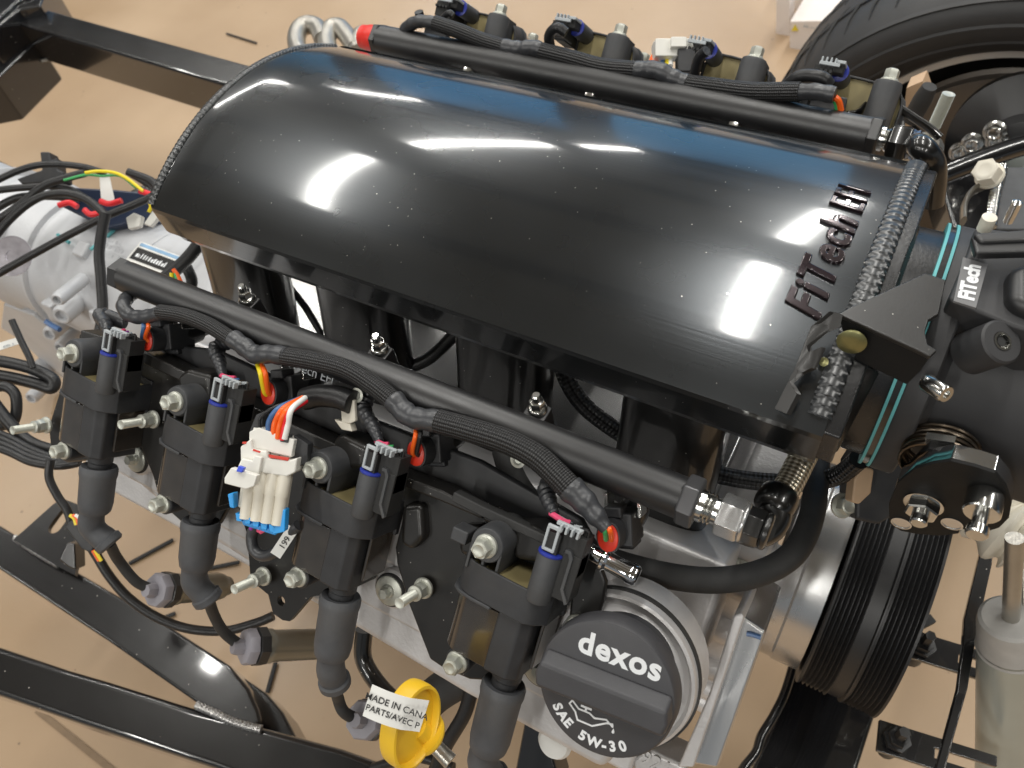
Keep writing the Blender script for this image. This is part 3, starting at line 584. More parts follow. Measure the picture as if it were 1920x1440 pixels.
# coil bracket ------------------------------------------------------
t = thing('coil_bracket', 'black coated steel coil bracket bolted over the near valve cover', 'bracket', mw=bankm(0))
def plate(px, b=-.034, th=.0045, name='bracket_plate', bev=.0018, m='bracket'):
    bm = B(); prism(bm, WS(px, b=b), -NB * th); return mk(name, bm, m, t, bevel=bev, bseg=3)
plate([(147, 625), (262, 668), (350, 715), (482, 778), (478, 870), (440, 930), (410, 985), (345, 985), (300, 945), (285, 892), (262, 836), (258, 775), (215, 745), (145, 730)])
plate([(140, 640), (215, 700), (200, 860), (125, 868), (95, 850), (90, 800)], -.036)
hc = W(527, 1127, b=-.034)
bm = B(); holeprism(bm, WS([(476, 778), (610, 832), (738, 902), (752, 950), (704, 962), (690, 1050), (650, 1110), (590, 1118), (582, 1120), (543, 1165), (530, 1163), (512, 1150), (503, 1115), (470, 1088), (463, 1000), (440, 930)], b=-.034), [hc + (XA * math.cos(2 * PI * i / 20) + EB * math.sin(2 * PI * i / 20)) * .0034 for i in range(20)], -NB * .0045); mk('bracket_plate', bm, 'bracket', t)
plate([(736, 900), (860, 940), (1000, 995), (1072, 1030), (1075, 1100), (1040, 1190), (960, 1280), (880, 1275), (832, 1255), (805, 1237), (765, 1133), (743, 1057), (740, 1027), (757, 960)], -.033)
plate([(1060, 1015), (1120, 1047), (1137, 1093), (1132, 1130), (1117, 1175), (1062, 1190), (1070, 1120), (1080, 1080), (1060, 1060)], -.030)
# raised flange ridge along the top of the bracket
for px in ([(150, 618), (262, 655), (352, 700), (352, 722), (262, 680), (150, 640)], [(352, 700), (480, 765), (640, 838), (735, 885), (735, 912), (640, 862), (480, 792), (352, 724)], [(735, 885), (830, 920), (905, 960), (905, 975), (830, 942), (735, 905)], [(905, 958), (1000, 998), (1095, 1050), (1092, 1066), (1000, 1018), (905, 976)]):
    plate(px, -.022, .016, 'flange_ridge', .0015)
for px in ([(330, 705), (350, 690), (395, 702), (392, 740), (375, 790), (340, 790)], [(620, 825), (640, 812), (690, 838), (680, 880), (630, 880)], [(955, 985), (1000, 985), (1040, 1010), (1030, 1060), (960, 1050)]):
    plate(px, -.018, .02, 'raised_pocket', .004)
for px in ([(752, 948), (790, 945), (795, 1010), (770, 1035), (748, 1020)], [(860, 985), (905, 985), (890, 1050), (858, 1040)]):
    plate(px, -.026, .01, 'pressed_step', .004)
bm = B(); box(bm, W(870, 1000, b=-.012), (.010, .008, .012), XA, EB, NB); mk('plastic_clip', bm, 'plastic2', t, bevel=.001)
for i, q in enumerate(((88, 797), (288, 786), (495, 1080), (795, 1102), (1082, 1172))):
    bm = B(); stud(bm, W(*q, b=-.030), NB, l=.016 if i != 4 else .02); mk('stud', bm, 'zinc', t)
plate([(250, 640), (400, 655), (640, 765), (900, 865), (1090, 975), (1120, 1030), (1090, 1055), (735, 915), (262, 690)], -.040, .006, 'dark_mask_sheet', .002, 'plastic')  # added dark sheet blacking out the bright aluminium between rail and coils
# foam strips on the ridge seen between the coils
bm = B(); prism(bm, WS([(850, 922), (905, 950), (1090, 1035), (1080, 1048), (900, 968), (845, 940)], b=-.016), -NB * .008); mk('seal_strip', bm, 'hose', t, bevel=.001)

# ================================================================== IGNITION COILS
def coil(label, mw):
    t = thing('ignition_coil', label, 'ignition coil', mw=mw, group='ignition coils along the two banks')
    L3 = lambda x, s, h: V((x, -s, h))
    bm = B(); lathe(bm, (0, 0, -.034), ZA, [(.0102, 0), (.0102, .030), (.0094, .0325), (0, .0325)], 32)
    for x in (-.0088, 0, .0088): box(bm, (x, -.0085, -.017), (.0018, .017, .030))
    box(bm, (0, -.004, -.022), (.019, .010, .022)); mk('mounting_boss', bm, 'plastic2', t, world=False, bevel=.0006)
    bm = B(); hexbolt(bm, (0, 0, -.0015), ZA, .0068, .0053, .0068); mk('mounting_bolt', bm, 'zinc', t, world=False)
    out = [(-.0145, -.034), (-.0145, -.016), (-.013, -.009), (-.009, -.0035), (-.003, -.001), (.008, .0), (.022, .0012), (.032, .0015), (.0375, -.002), (.0425, -.008), (.0435, -.034)]
    cx = .0145; cz = -.017
    inn = [(cx + (x - cx) * .93, cz + (h - cz) * .90) for x, h in out]
    bm = B(); T0, T1, T2 = -.0115, -.031, -.0145; n = len(out)
    vo = [bm.verts.new((x, T0, h)) for x, h in out]; vb = [bm.verts.new((x, T1, h)) for x, h in out]; vi = [bm.verts.new((x, T0, h)) for x, h in inn]; vd = [bm.verts.new((x, T2, h)) for x, h in inn]
    for i in range(n):
        j = (i + 1) % n
        for a, b in ((vo, vb), (vi, vo), (vd, vi)): bm.faces.new([a[i], a[j], b[j], b[i]])
    bm.faces.new(vb); bm.faces.new(vd)
    box(bm, (.0145, -.022, -.0345), (.058, .026, .004))
    mk('coil_cup', bm, 'plastic', t, world=False, bevel=.0007)
    bm = B(); prism(bm, [V((x, T2, h)) for x, h in inn], (0, .0006, 0)); mk('resin_fill', bm, 'resin', t, world=False)
    lip = [(-.0165, -.034), (-.0165, -.014), (-.014, -.006), (-.009, -.002), (0, 0), (.012, .0006), (.012, -.034)]
    bm = B(); prism(bm, [V((x, -.031, h)) for x, h in lip], (0, -.002, 0)); mk('coil_lip', bm, 'plastic2', t, world=False, bevel=.0006)
    co = [(-.0135, -.034)] + [(-.0135 + .0135 * (1 - math.cos(a)), -.018 + .0155 * math.sin(a)) for a in [i * PI / 16 for i in range(9)]] + [(.017, -.0022), (.017, -.034)]
    bm = B(); prism(bm, [V((x, -.033, h)) for x, h in co], (0, -.034, 0)); mk('laminated_core', bm, 'core', t, world=False, bevel=.0004, sharp=40)
    bm = B(); prism(bm, [V((x, -.0315, h)) for x, h in [(.0165, -.0018), (.030, -.0012), (.036, -.006), (.0375, -.034), (.0165, -.034)]], (0, -.0365, 0)); mk('core_cover', bm, 'plastic', t, world=False, bevel=.0015, bseg=3)
    bm = B(); prism(bm, [V((x, -.031, h)) for x, h in [(.0405, -.012), (.0415, -.034), (.0385, -.034), (.0385, -.012)]], (0, -.03, 0)); mk('side_rib', bm, 'core', t, world=False, bevel=.0006)
    bm = B(); lathe(bm, (.0275, -.060, -.013), (0, -1, 0), [(.0086, 0), (.0086, .012), (.0078, .013), (.0076, .03), (0, .03)], 32); mk('output_tower', bm, 'plastic', t, world=False)
    bm = B(); lathe(bm, (0, -.0735, -.034), ZA, [(.0080, 0), (.0078, .028), (.0072, .029), (0, .029)], 28); box(bm, (.006, -.068, -.024), (.014, .010, .018)); mk('lower_ear', bm, 'plastic', t, world=False, bevel=.0006)
    bm = B(); hexbolt(bm, (0, -.0735, -.0052), ZA, .0066, .0052, .0066); mk('lower_bolt', bm, 'zinc', t, world=False)
    # plug-in connector
    cxx, ch = .0350, -.003
    bm = B(); lathe(bm, (cxx, -.0165, ch), YA, [(0, 0), (.0062, 0), (.0068, .002), (.0068, .0265), (.006, .028)], 32); con = mk('connector', bm, 'plastic2', t, world=False)
    bm = B(); lathe(bm, (cxx, .0105, ch), YA, [(.0066, 0), (.0069, .0004), (.0069, .0012), (.0062, .0015)], 32); mk('seal', bm, 'dblue', con, world=False)
    bm = B(); box(bm, (cxx, .0175, ch), (.0075, .012, .007)); box(bm, (cxx + .010, .014, ch - .006), (.013, .022, .012)); box(bm, (cxx + .0115, .002, ch - .006), (.010, .026, .014))
    for k in range(4): lathe(bm, (cxx + .004 + .0034 * k, .0245, ch - .0045), YA, [(.0014, -.004), (.0014, .004), (0, .004)], 10)
    mk('plug_body', bm, 'ink', con, world=False, bevel=.0006)
    bm = B(); px = [(.0075, .017), (.0105, .017), (.0125, .014), (.0125, -.004), (.0165, -.0105), (.0150, -.0118), (.0107, -.0045), (.0107, .0125), (.0095, .0150), (.0075, .0150)]
    prism(bm, [V((cxx + x, y, ch + .0025)) for x, y in px], (0, 0, -.008)); mk('latch', bm, 'plastic2', con, world=False, bevel=.0003)
    # grey secondary lock with its window
    bm = B(); z0 = ch + .0045
    for c, d in (((-.0038, .0195), (.0016, .0125)), ((.0018, .0195), (.0016, .0125)), ((-.001, .0137), (.0066, .0016)), ((-.0005, .0262), (.0080, .0020))): box(bm, (cxx + c[0], c[1], z0 - .001), (d[0], d[1], .0022))
    box(bm, (cxx + .006, .0285, z0 - .004), (.0145, .0022, .0025))
    for k in range(4): box(bm, (cxx + .0025 + .0032 * k, .0272, z0 - .0015), (.0013, .004, .004))
    mk('grey_lock', bm, 'grey', con, world=False, bevel=.0004)
    return t
XN = [-.168, -.067, .0515, .167]
labs = ['black ignition coil farthest left on the near side, above the leftmost drooping boot', 'black ignition coil between the left end coil and the white connector', 'black ignition coil just right of the white connector, olive resin top', 'largest nearest black ignition coil, beside the oil filler cap']
c0 = coil(labs[0], bankm(XN[0]))
coils = [c0]
for i in range(1, 4): coils.append(copytree(c0, bankm(XN[i]), labs[i]))
XF = [-.0737, .0432, .1596, .2607]
fl = ['far side ignition coil at the left, nearest the red capped rail end', 'second far side ignition coil from the red cap', 'third far side ignition coil, right of the small white plug', 'far side ignition coil closest to the wheel']
for x, l in zip(XF, fl):
    mwf = Matrix.Translation((0, .003, .019)) @ Matrix.Rotation(PI, 4, 'Z') @ Matrix.Translation(XA * -x) @ MN
    copytree(c0, mwf, l)
# wires from each near connector into the loom
def wires(mw, far=False, up=None):
    pass
cols = [['wpink', 'wpurple', 'grey', 'wire'], ['wpink', 'wblue', 'core', 'grey'], ['wpink', 'wgreen', 'wire', 'grey'], ['wpink', 'wire', 'grey', 'wire']]
loomdest = [[(205, 640), (200, 612), (190, 592), (235, 605)], [(418, 705), (412, 680), (405, 655), (430, 640)], [(712, 830), (700, 800), (682, 770), (690, 745)], [(1040, 965), (1030, 940), (1025, 915), (1050, 900)]]
tl = [ 'short taped wire pigtail from leftmost near coil', 'short taped wire pigtail from the second near coil', 'taped wire pigtail behind the white connector, dropping to the third near coil', 'crinkled grey taped pigtail plugging into the nearest coil']
for i in range(4):
    mw = bankm(XN[i]); base = [mw @ V((.039 + .0034 * k, .0285, -.0075)) for k in range(4)]
    t = thing('wire_pigtail', tl[i], 'wires', base[0], group='pigtails of the near coils')
    q = [W(*p, b=-.012 - .006 * j) for j, p in enumerate(loomdest[i])]
    for k in range(4):
        bm = B(); tube(bm, [base[k], base[k].lerp(q[0], .35) + XA * .001 * k + NB * .002, q[0] + XA * .0015 * (k - 1.5)], .0011 if k else .0016, 8, 6); mk('wire', bm, cols[i][k], t)
    bm = B(); tube(bm, [q[0]] + q[1:], [.003, .0052, .006, .005], 14, 10, rfun=lambda l, j: 1 + .1 * math.sin(l * 900 + j), flat=.8); mk('tape_wrap', bm, 'tape', t)

# ================================================================== SPARK PLUG WIRES
def plugwire(label, ci, boot, elbow, cable, plug=None, shield=None):
    mw = bankm(XN[ci]); top = mw @ V((.0275, -.0775, -.013)); p1 = W(*boot, b=-.012)
    t = thing('spark_plug_wire', label, 'spark plug wire', top, group='spark plug wires of the near bank')
    ax = (p1 - top).normalized(); L_ = (p1 - top).length
    bm = B(); lathe(bm, top, ax, [(.0083, 0), (.0118, -.001), (.0128, .001), (.0128, .005), (.0121, .008), (.0118, L_ - .006), (.0108, L_), (.0095, L_ + .002), (0, L_ + .003)], 36); mk('coil_boot', bm, 'rubber', t)
    e = [p1 - ax * .006] + [W(*q, b=-.014 - .006 * k) for k, q in enumerate(elbow)]
    bm = B(); tube(bm, e, .0088, 20, 8, rfun=lambda l, j: 1.0 + .03 * math.sin(l * 400)); a2 = (e[-1] - e[-2]).normalized(); lathe(bm, e[-1] - a2 * .004, a2, [(.0088, 0), (.0102, .001), (.0102, .005), (.0085, .0065), (0, .0065)], 28); mk('elbow', bm, 'rubber', t)
    c = [e[-1]] + [W(*q[:2], b=q[2]) for q in cable]
    bm = B(); tube(bm, c, .0040, 14, 8); mk('cable', bm, 'hose', t)
    if plug:
        pp = W(*plug[:2], b=plug[2]); pe = W(*shield[:2], b=shield[2]); ax = (pe - pp).normalized(); L_ = (pe - pp).length
        bm = B(); lathe(bm, pp, ax, [(.0048, -.008), (.006, -.004), (.006, 0), (.0125, .001), (.0138, .003), (.0138, .008), (.012, .009)], 8); mk('boot_end', bm, 'grey_boot', t)
        bm = B(); lathe(bm, pp + ax * .0085, ax, [(.0125, 0), (.0145, .001), (.0145, .008), (.0125, .009)], 8); mk('black_collar', bm, 'satin', t)
        bm = B(); lathe(bm, pp + ax * .016, ax, [(.0118, 0), (.0128, .002), (.0128, .006), (.0118, .008), (.0118, L_ * .8), (.0108, L_ * .88), (.0082, L_ * .95), (.0082, L_), (0, L_)], 36); mk('heat_shield', bm, 'shield', t)
    return t
M['grey_boot'] = mat('grey_violet_boot', (.27, .26, .29), .5, var=.1)
M['shield'] = mat('steel_heat_shield', (.27, .26, .22), .3, metal=.6, var=.12, vs=25)
plugwire('leftmost drooping spark plug wire, its end showing left of the second boot', 0, (178, 955), [(172, 985), (205, 1018)], [(222, 1050, -.04), (255, 1090, -.05), (288, 1106, -.06)], (288, 1107, -.06), (400, 1100, -.12))
plugwire('spark plug wire below the second coil, bright heat shield to its right', 1, (368, 1060), [(365, 1088), (390, 1122)], [(402, 1155, -.04), (420, 1185, -.05), (452, 1212, -.06)], (455, 1213, -.06), (585, 1208, -.11))
plugwire('spark plug wire hanging left of the yellow dipstick ring', 2, (622, 1225), [(620, 1250), (628, 1280)], [(634, 1310, -.045), (645, 1335, -.05), (672, 1350, -.06)], (676, 1350, -.06), (760, 1345, -.12))
plugwire('thick spark plug boot between dipstick and oil cap, running off the bottom edge', 3, (915, 1400), [(905, 1425), (925, 1460)], [(930, 1500, -.04), (940, 1550, -.05)])

# ================================================================== OIL CAP
pc = W(1133, 1294, b=.004); th = math.radians(6)
cf = frame_at(pc, XA * math.cos(th) - EB * math.sin(th), NB)
t = thing('oil_filler_cap', 'round black dexos oil filler cap with white oil can symbol', 'oil cap', mw=cf)
bm = B(); lathe(bm, (0, 0, 0), ZA, [(.028, -.034), (.028, -.016), (.0350, -.015), (.0362, -.0125), (.0362, -.0025), (.0352, -.0006), (.0335, 0), (0, 0)], 96); mk('cap_disc', bm, 'cap', t, world=False, sharp=30)
bm = B(); hw = .0105
def chord(y): return math.sqrt(max(0, .0352 ** 2 - y * y))
yb = .0005
pl = [(-chord(yb - hw), yb - hw), (chord(yb - hw), yb - hw), (chord(yb) + .0003, yb), (chord(yb + hw), yb + hw), (-chord(yb + hw), yb + hw), (-chord(yb) - .0003, yb)]
a = [bm.verts.new((x, y, -.0002)) for x, y in pl]; b = [bm.verts.new((x * .985, yb + (y - yb) * .62 - .001, .0085)) for x, y in pl]
bm.faces.new(b); bm.faces.new(a[::-1])
for i in range(6): bm.faces.new([a[i], a[(i + 1) % 6], b[(i + 1) % 6], b[i]])
mk('grip_bar', bm, 'cap', t, world=False, bevel=.0018, bseg=4)

def local_text(parent, s_, size, x, y, z, ang, m, bold=.0003, ext=.0001, name='lettering', space=1):
    mwl = rootm(parent) @ Matrix.Translation((x, y, z)) @ Matrix.Rotation(ang, 4, 'Z')
    return text(name, s_, size, mwl, m, parent, ext=ext, bold=bold, space=space)
local_text(t, 'dexos', .0168, .004, .0203, .0001, 0, 'capwhite', bold=.0005, space=1.08)
R_ = .0285
for ch_, a_ in zip('SAE5W-30', (-141, -131, -122, -103, -90, -79, -70, -59)):
    a_ = math.radians(a_); local_text(t, ch_, .0073, math.cos(a_) * R_, math.sin(a_) * R_ - .0008, .0001, a_ + PI / 2, 'capwhite', bold=.0003)
def line2d(parent, pts, wd, m, name='symbol', closed=False):
    bm = B(); k = len(pts)
    for i in range(k - (0 if closed else 1)):
        a = V((*pts[i], 0)); b = V((*pts[(i + 1) % k], 0)); d = (b - a).normalized(); n_ = V((-d.y, d.x, 0)) * wd / 2; e_ = d * wd * .3
        prism(bm, [a - n_ - e_, b - n_ + e_, b + n_ + e_, a + n_ - e_], (0, 0, .0002 + .00001 * i))
    return mk(name, bm, m, parent, world=False)
line2d(t, [(-.0125, -.0172), (-.0105, -.0212), (-.0025, -.0212), (.0045, -.0165), (.0075, -.0158), (.0078, -.0172), (.0040, -.0148), (-.0020, -.0165), (-.0050, -.0150), (-.0110, -.0150)], .0009, 'capwhite')
line2d(t, [(-.0110, -.0150), (-.0150, -.0120), (-.0162, -.0142), (-.0122, -.0175)], .0009, 'capwhite')
line2d(t, [(-.0072, -.0150), (-.0072, -.0128), (-.0098, -.0128), (-.0046, -.0128)], .0012, 'capwhite')
bm = B(); prism(bm, [V((.0085 + .001 * x, -.0195 + .001 * y, 0)) for x, y in ((0, 1.9), (.6, .4), (.75, -.3), (.4, -.9), (-.1, -1), (-.6, -.7), (-.75, 0), (-.5, .6))], (0, 0, .0003)); mk('symbol', bm, 'capwhite', t, world=False)

# ================================================================== DIPSTICK
yc = W(770, 1358, b=.035); A_ = W(735, 1352, b=.060)
t = thing('dipstick', 'yellow ring handled dipstick with paper tag left of the oil cap', 'dipstick', yc)
rn = (CR * .74 - CU * .12 - CF * .62).normalized(); up = (CU * 1.0 + CR * .28).normalized()
u, v, a = basis(rn, up); bm = B()
RA, RB, T_ = .0220, .0158, .0055
prof = [(1.0, -T_), (1.0, T_), (.83, T_), (.83, -T_)]
n = 56; rings = []
for r_, h_ in [(1.0, -T_), (1.02, -T_ * .5), (1.02, T_ * .5), (1.0, T_), (.93, T_ * 1.06), (.89, T_ * .8), (.89, -T_ * .8), (.93, -T_ * 1.06)]:
    rings.append([bm.verts.new(yc + a * h_ + (u * math.cos(2 * PI * i / n) * RA + v * math.sin(2 * PI * i / n) * RB) * r_) for i in range(n)])
for i in range(8):
    for k in range(n): bm.faces.new([rings[i][k], rings[i][(k + 1) % n], rings[(i + 1) % 8][(k + 1) % n], rings[(i + 1) % 8][k]])
ring = mk('ring_handle', bm, 'yellow', t, bevel=0, sharp=60)
bm = B(); rr = [bm.verts.new(yc - a * .0005 + (u * math.cos(2 * PI * i / n) * RA + v * math.sin(2 * PI * i / n) * RB) * .90) for i in range(n)]; r2 = [bm.verts.new(q.co + a * .0018) for q in rr]
bm.faces.new(rr); bm.faces.new(r2[::-1]); 
for k in range(n): bm.faces.new([rr[k], rr[(k + 1) % n], r2[(k + 1) % n], r2[k]])
mk('ring_web', bm, 'yellow', t)
sd = (CR * .50 - CU * .62 + CF * .60).normalized(); so = W(795, 1372, b=.022)
bm = B(); lathe(bm, W(786, 1368, b=.026), sd, [(0, -.004), (.0062, -.003), (.0062, .004), (.0112, .0045), (.0118, .006), (.0112, .0078), (.006, .009), (.006, .014), (0, .014)], 40); mk('stop_flange', bm, 'yellow', t)
bm = B(); tube(bm, WS([(802, 1385), (822, 1405), (845, 1428)], b=.005), [.0042, .0042, .0046], 16); mk('shaft', bm, 'exh', t)
# paper tag
tf = frame_at(W(742, 1332, b=.055), CR * .955 - CU * .30, (-CF - CR * .1).normalized())
bm = B(); nx = 10; g = []
for i in range(nx + 1):
    x = -.0150 + .029 * i / nx; z = .0012 * math.sin(i / nx * PI * 1.4) - .0035 * max(0, i / nx - .7) * 3
    g.append((bm.verts.new(tf @ V((x, -.0082, z))), bm.verts.new(tf @ V((x, .0082, z))), bm.verts.new(tf @ V((x, -.0082, z - .0003))), bm.verts.new(tf @ V((x, .0082, z - .0003)))))
for A2, B2 in zip(g, g[1:]):
    for i_, j_ in ((0, 1), (1, 3), (3, 2), (2, 0)): bm.faces.new([A2[i_], A2[j_], B2[j_], B2[i_]])
bm.faces.new([g[0][i] for i in (0, 1, 3, 2)]); bm.faces.new([g[-1][i] for i in (0, 1, 3, 2)])
tag_ = mk('paper_tag', bm, 'paper', t)
text('tag_print', 'MADE IN CANA', .0046, tf @ Matrix.Translation((0, .0026, .0015)), 'ink', tag_, ext=.00004, bold=.00005)
text('tag_print', 'PARTS/AVEC P', .0044, tf @ Matrix.Translation((-.0005, -.0028, .0015)), 'ink', tag_, ext=.00004, bold=.00005)
def rodp(name, px, b, r, m, lab, cat_, **k):
    bm = B(); tube(bm, [W(q[0], q[1], b=(q[2] if len(q) > 2 else b)) for q in px], r, 16, **k); return mk(name, bm, m, tag=(lab, cat_))
rodp('dipstick_tube', [(683, 1180), (680, 1225), (690, 1255), (715, 1290), (745, 1320)], -.09, .0065, 'gloss', 'bent black steel tube below the third coil', 'pipe')
rodp('hose', [(905, 1250), (860, 1275), (820, 1300), (790, 1330)], -.10, .013, 'hose', 'thick black hose crossing behind the yellow dipstick', 'hose')
rodp('cable', [(885, 1290), (870, 1340), (835, 1400), (810, 1460)], -.08, .005, 'wire', 'dark cable hanging between dipstick and thick boot', 'cable')
rodp('cable', [(850, 1440), (780, 1420), (700, 1440)], -.12, .004, 'wire', 'black cable along the bottom edge below the dipstick', 'cable')
bm = B(); prism(bm, WS([(985, 1340), (1015, 1350), (1050, 1470), (960, 1470)], b=-.10), -NB * .02); mk('lower_bracket', bm, 'frame', bevel=.002, tag=('black bracket under the oil cap at the bottom edge', 'bracket'))
bm = B(); lathe(bm, W(1040, 1392, b=-.06), NB, [(.009, -.02), (.011, 0), (.009, .003), (0, .003)], 28); mk('plug', bm, 'paper', tag=('small white round plug peeking out under the oil cap', 'plug'))

# ================================================================== INTAKE PLENUM
PX0, PX1 = -.160, .305
CY, CZ, RR = -.013, .592, .203
def arch(y): return CZ + math.sqrt(RR * RR - (y - CY) ** 2)
t = thing('intake_plenum', 'polished black arched intake plenum with raised lettering and four near runners', 'intake plenum', (.066, 0, .60))
ys = [-.1175 + i * (.100 + .1175) / 40 for i in range(41)]
prof = [(-.1155, .7385), (-.1195, .7425)] + [(-.1205, arch(-.1175) - .004), (-.1198, arch(-.1175) - .0012)] + [(y, arch(y)) for y in ys] + [(.1035, arch(.100) - .0035), (.106, arch(.100) - .009), (.107, .757), (.102, .738), (.07, .725), (-.104, .725), (-.112, .7285)]
# end rounding: the outline is pulled in over the last few millimetres
xs = [PX0 + .0, PX0 + .0008, PX0 + .0025, PX0 + .006] + [PX0 + .006 + (PX1 - PX0 - .006) * i / 24 for i in range(1, 25)]
cy_, cz_ = -.008, .76
bm = B(); rings = []
for x in xs:
    k = 1.0
    d = x - PX0
    ins = .004 * (1 - math.sqrt(max(0, 1 - (1 - min(1, d / .006)) ** 2)))
    rg = []
    for y, z in prof:
        dy, dz = y - cy_, z - cz_; l = math.hypot(dy, dz); rg.append(bm.verts.new((x, y - dy / l * ins, z - dz / l * ins)))
    rings.append(rg)
for A2, B2 in zip(rings, rings[1:]):
    for i in range(len(prof)):
        j = (i + 1) % len(prof); bm.faces.new([A2[i], A2[j], B2[j], B2[i]])
bm.faces.new(rings[0]); bm.faces.new(rings[-1][::-1])
shell = mk('plenum_shell', bm, 'plenum', t, sharp=16)
# welded seam at the rear edge and on the front end plate
bm = B(); weldbead(bm, [(PX0 + .001, y, arch(y) - .0006) for y in ys[::4]], .0030, .0036); mk('weld_bead', bm, 'weldbright', t)

bm = B(); weldbead(bm, [(PX1 - .0045, y, arch(y) + .0004) for y in ys[1::3]] + [(PX1 - .0045, .102, arch(.100) - .004)], .0054, .0052, 12, flat=.5); mk('weld_bead', bm, 'weldbright', t)
# end plate proud of the shell, tapering box and throttle flange
pp = [(y * 1.0, (arch(y) - .0015)) for y in ys[::4]] + [(.103, .756), (.098, .722), (-.098, .722), (-.1165, .740)]
bm = B(); prism(bm, [V((PX1 - .002, y, z)) for y, z in pp], (.010, 0, 0)); mk('end_plate', bm, 'neck', t, bevel=.0015)
def loft(bm, rs):
    rg = [[bm.verts.new(q) for q in r_] for r_ in rs]; n = len(rg[0])
    for A2, B2 in zip(rg, rg[1:]):
        for i in range(n): bm.faces.new([A2[i], A2[(i + 1) % n], B2[(i + 1) % n], B2[i]])
    bm.faces.new(rg[0][::-1]); bm.faces.new(rg[-1]); return bm
def rrect(x, y0, y1, z0, z1, r, n=5):
    o_ = []
    for cy, cz, a0 in ((y1 - r, z1 - r, 0), (y0 + r, z1 - r, 90), (y0 + r, z0 + r, 180), (y1 - r, z0 + r, 270)):
        for i in range(n + 1):
            a = math.radians(a0 + 90 * i / n); o_.append(V((x, cy + r * math.cos(a), cz + r * math.sin(a))))
    return o_
TY, TZ = -.015, .726
bm = B(); lathe(bm, (.312, TY, TZ), XA, [(.068, 0), (.066, .002), (.066, .0145)], 72); mk('throttle_neck', bm, 'neck', t)
for x0, x1, m_, r_ in ((.3265, .3280, 'cyan', .0712), (.3280, .3310, 'gloss', .0700), (.3310, .3325, 'cyan', .0712)):
    bm = B(); lathe(bm, (x0, TY, TZ), XA, [(r_, .00005), (r_, x1 - x0)], 72); mk('gasket' if m_ == 'cyan' else 'spacer_plate', bm, m_, t)
# raised lettering lying along the arch near the front
def onarch(co, x0=.2765, y0=-.026, k=1):
    yy = y0 + co.x * k; xx = x0 - co.y; ny = (yy - CY) / RR; nz = math.sqrt(1 - ny * ny); h = co.z + .0004
    return V((xx, yy + ny * h, arch(yy) + nz * h))
text('raised_lettering', 'FiTech', .0255, None, 'letter', t, ext=.0010, bev=.0007, bold=.0002, shear=.3, space=1.14, fn=lambda c: onarch(c, y0=-.0365, k=.87))
text('raised_lettering', 'EFI', .0255, None, 'letter', t, ext=.0010, bev=.0005, bold=-.0001, shear=.18, space=1.2, fn=lambda c: onarch(c, y0=.0162, k=.64))
# runners -----------------------------------------------------------
RX = [-.138, -.022, .098, .2205]
for sg in (-1, 1):
    for x in RX:
        rs = []
        for k in range(9):
            f = k / 8; yc_ = .074 + .030 * f + .008 * f * f; z = .730 - .130 * f; hw_ = .033 + .001 * f; hy = .023
            o_ = []
            for i in range(28):
                a = 2 * PI * i / 28; cx_, sy_ = math.cos(a), math.sin(a); e_ = .62
                o_.append(V((x + (0 if sg < 0 else -.012) + hw_ * math.copysign(abs(cx_) ** e_, cx_), sg * yc_ + hy * math.copysign(abs(sy_) ** e_, sy_), z)))
            rs.append(o_)
        bm = B(); loft(bm, rs); mk('runner', bm, 'gloss', t, sharp=50)
        if sg < 0:
            bm = B(); weldbead(bm, [V((x - .03, -.098, .7255)), V((x - .015, -.1005, .7245)), V((x + .015, -.1005, .7245)), V((x + .03, -.098, .7255))], .0030, .0036); mk('weld_bead', bm, 'weldbright', t)
for sg in (-1, 1):
    bm = B(); prism(bm, [V((-.172, sg * .128, .60)), V((.262, sg * .128, .60)), V((.262, sg * .088, .586)), V((-.172, sg * .088, .586))], (0, -sg * -.008, -.010)); mk('port_flange', bm, 'gloss', t, bevel=.003)
for x in (-.07, .049, .167):
    bm = B(); hexbolt(bm, (x, -.112, .598), (0, -.3, 1), .008, .0058, .008); mk('flange_bolt', bm, 'zinc', t)

# ================================================================== FUEL RAILS
def nut(bm, o, ax, r, h): lathe(bm, o, ax, [(r * .93, 0), (r, h * .12), (r, h * .88), (r * .93, h)], 6)
t = thing('fuel_rail', 'satin black near fuel rail running in front of the intake runners', 'fuel rail', (.04, -.1625, .735))
A_ = V((-.158, -.1625, .7365)); E_ = V((.2535, -.1625, .7345)); ax = (E_ - A_).normalized(); L_ = (E_ - A_).length
bm = B(); lathe(bm, A_, ax, [(.0102, 0), (.0112, .001), (.0112, L_ - .001), (.0105, L_)], 40); mk('rail_tube', bm, 'satin', t)
bm = B(); prism(bm, [A_ + ax * .012 + V((0, -.0085, -.006)), A_ + ax * .012 + V((0, .004, -.014)), A_ + ax * .012 + V((0, .0085, -.008)), A_ + ax * .012 + V((0, 0, 0))], ax * (L_ - .024)); mk('rail_flat', bm, 'satin', t, bevel=.001)
bm = B(); lathe(bm, A_ - ax * .008, ax, [(.0108, 0), (.0122, .001), (.0122, .0085), (.0112, .0095)], 6, a0=.4); mk('end_plug', bm, 'satin', t)
for x in (W(470, 592, y=-.148).x, W(716, 690, y=-.148).x, W(1006, 802, y=-.148).x):
    o_ = V((x, -.150, .7385)); bm = B(); hexbolt(bm, o_ + V((0, .006, -.004)), (0, .1, 1), .0058, .0046, .0055); lathe(bm, o_ + V((0, .0065, .003)), (0, .1, 1), [(.0028, 0), (.0028, .005), (.002, .006), (0, .006)], 16); mk('mount_nut', bm, 'steel', t)
    bm = B(); box(bm, (x, -.147, .722), (.014, .016, .024)); mk('mount_foot', bm, 'satin', t, bevel=.001)
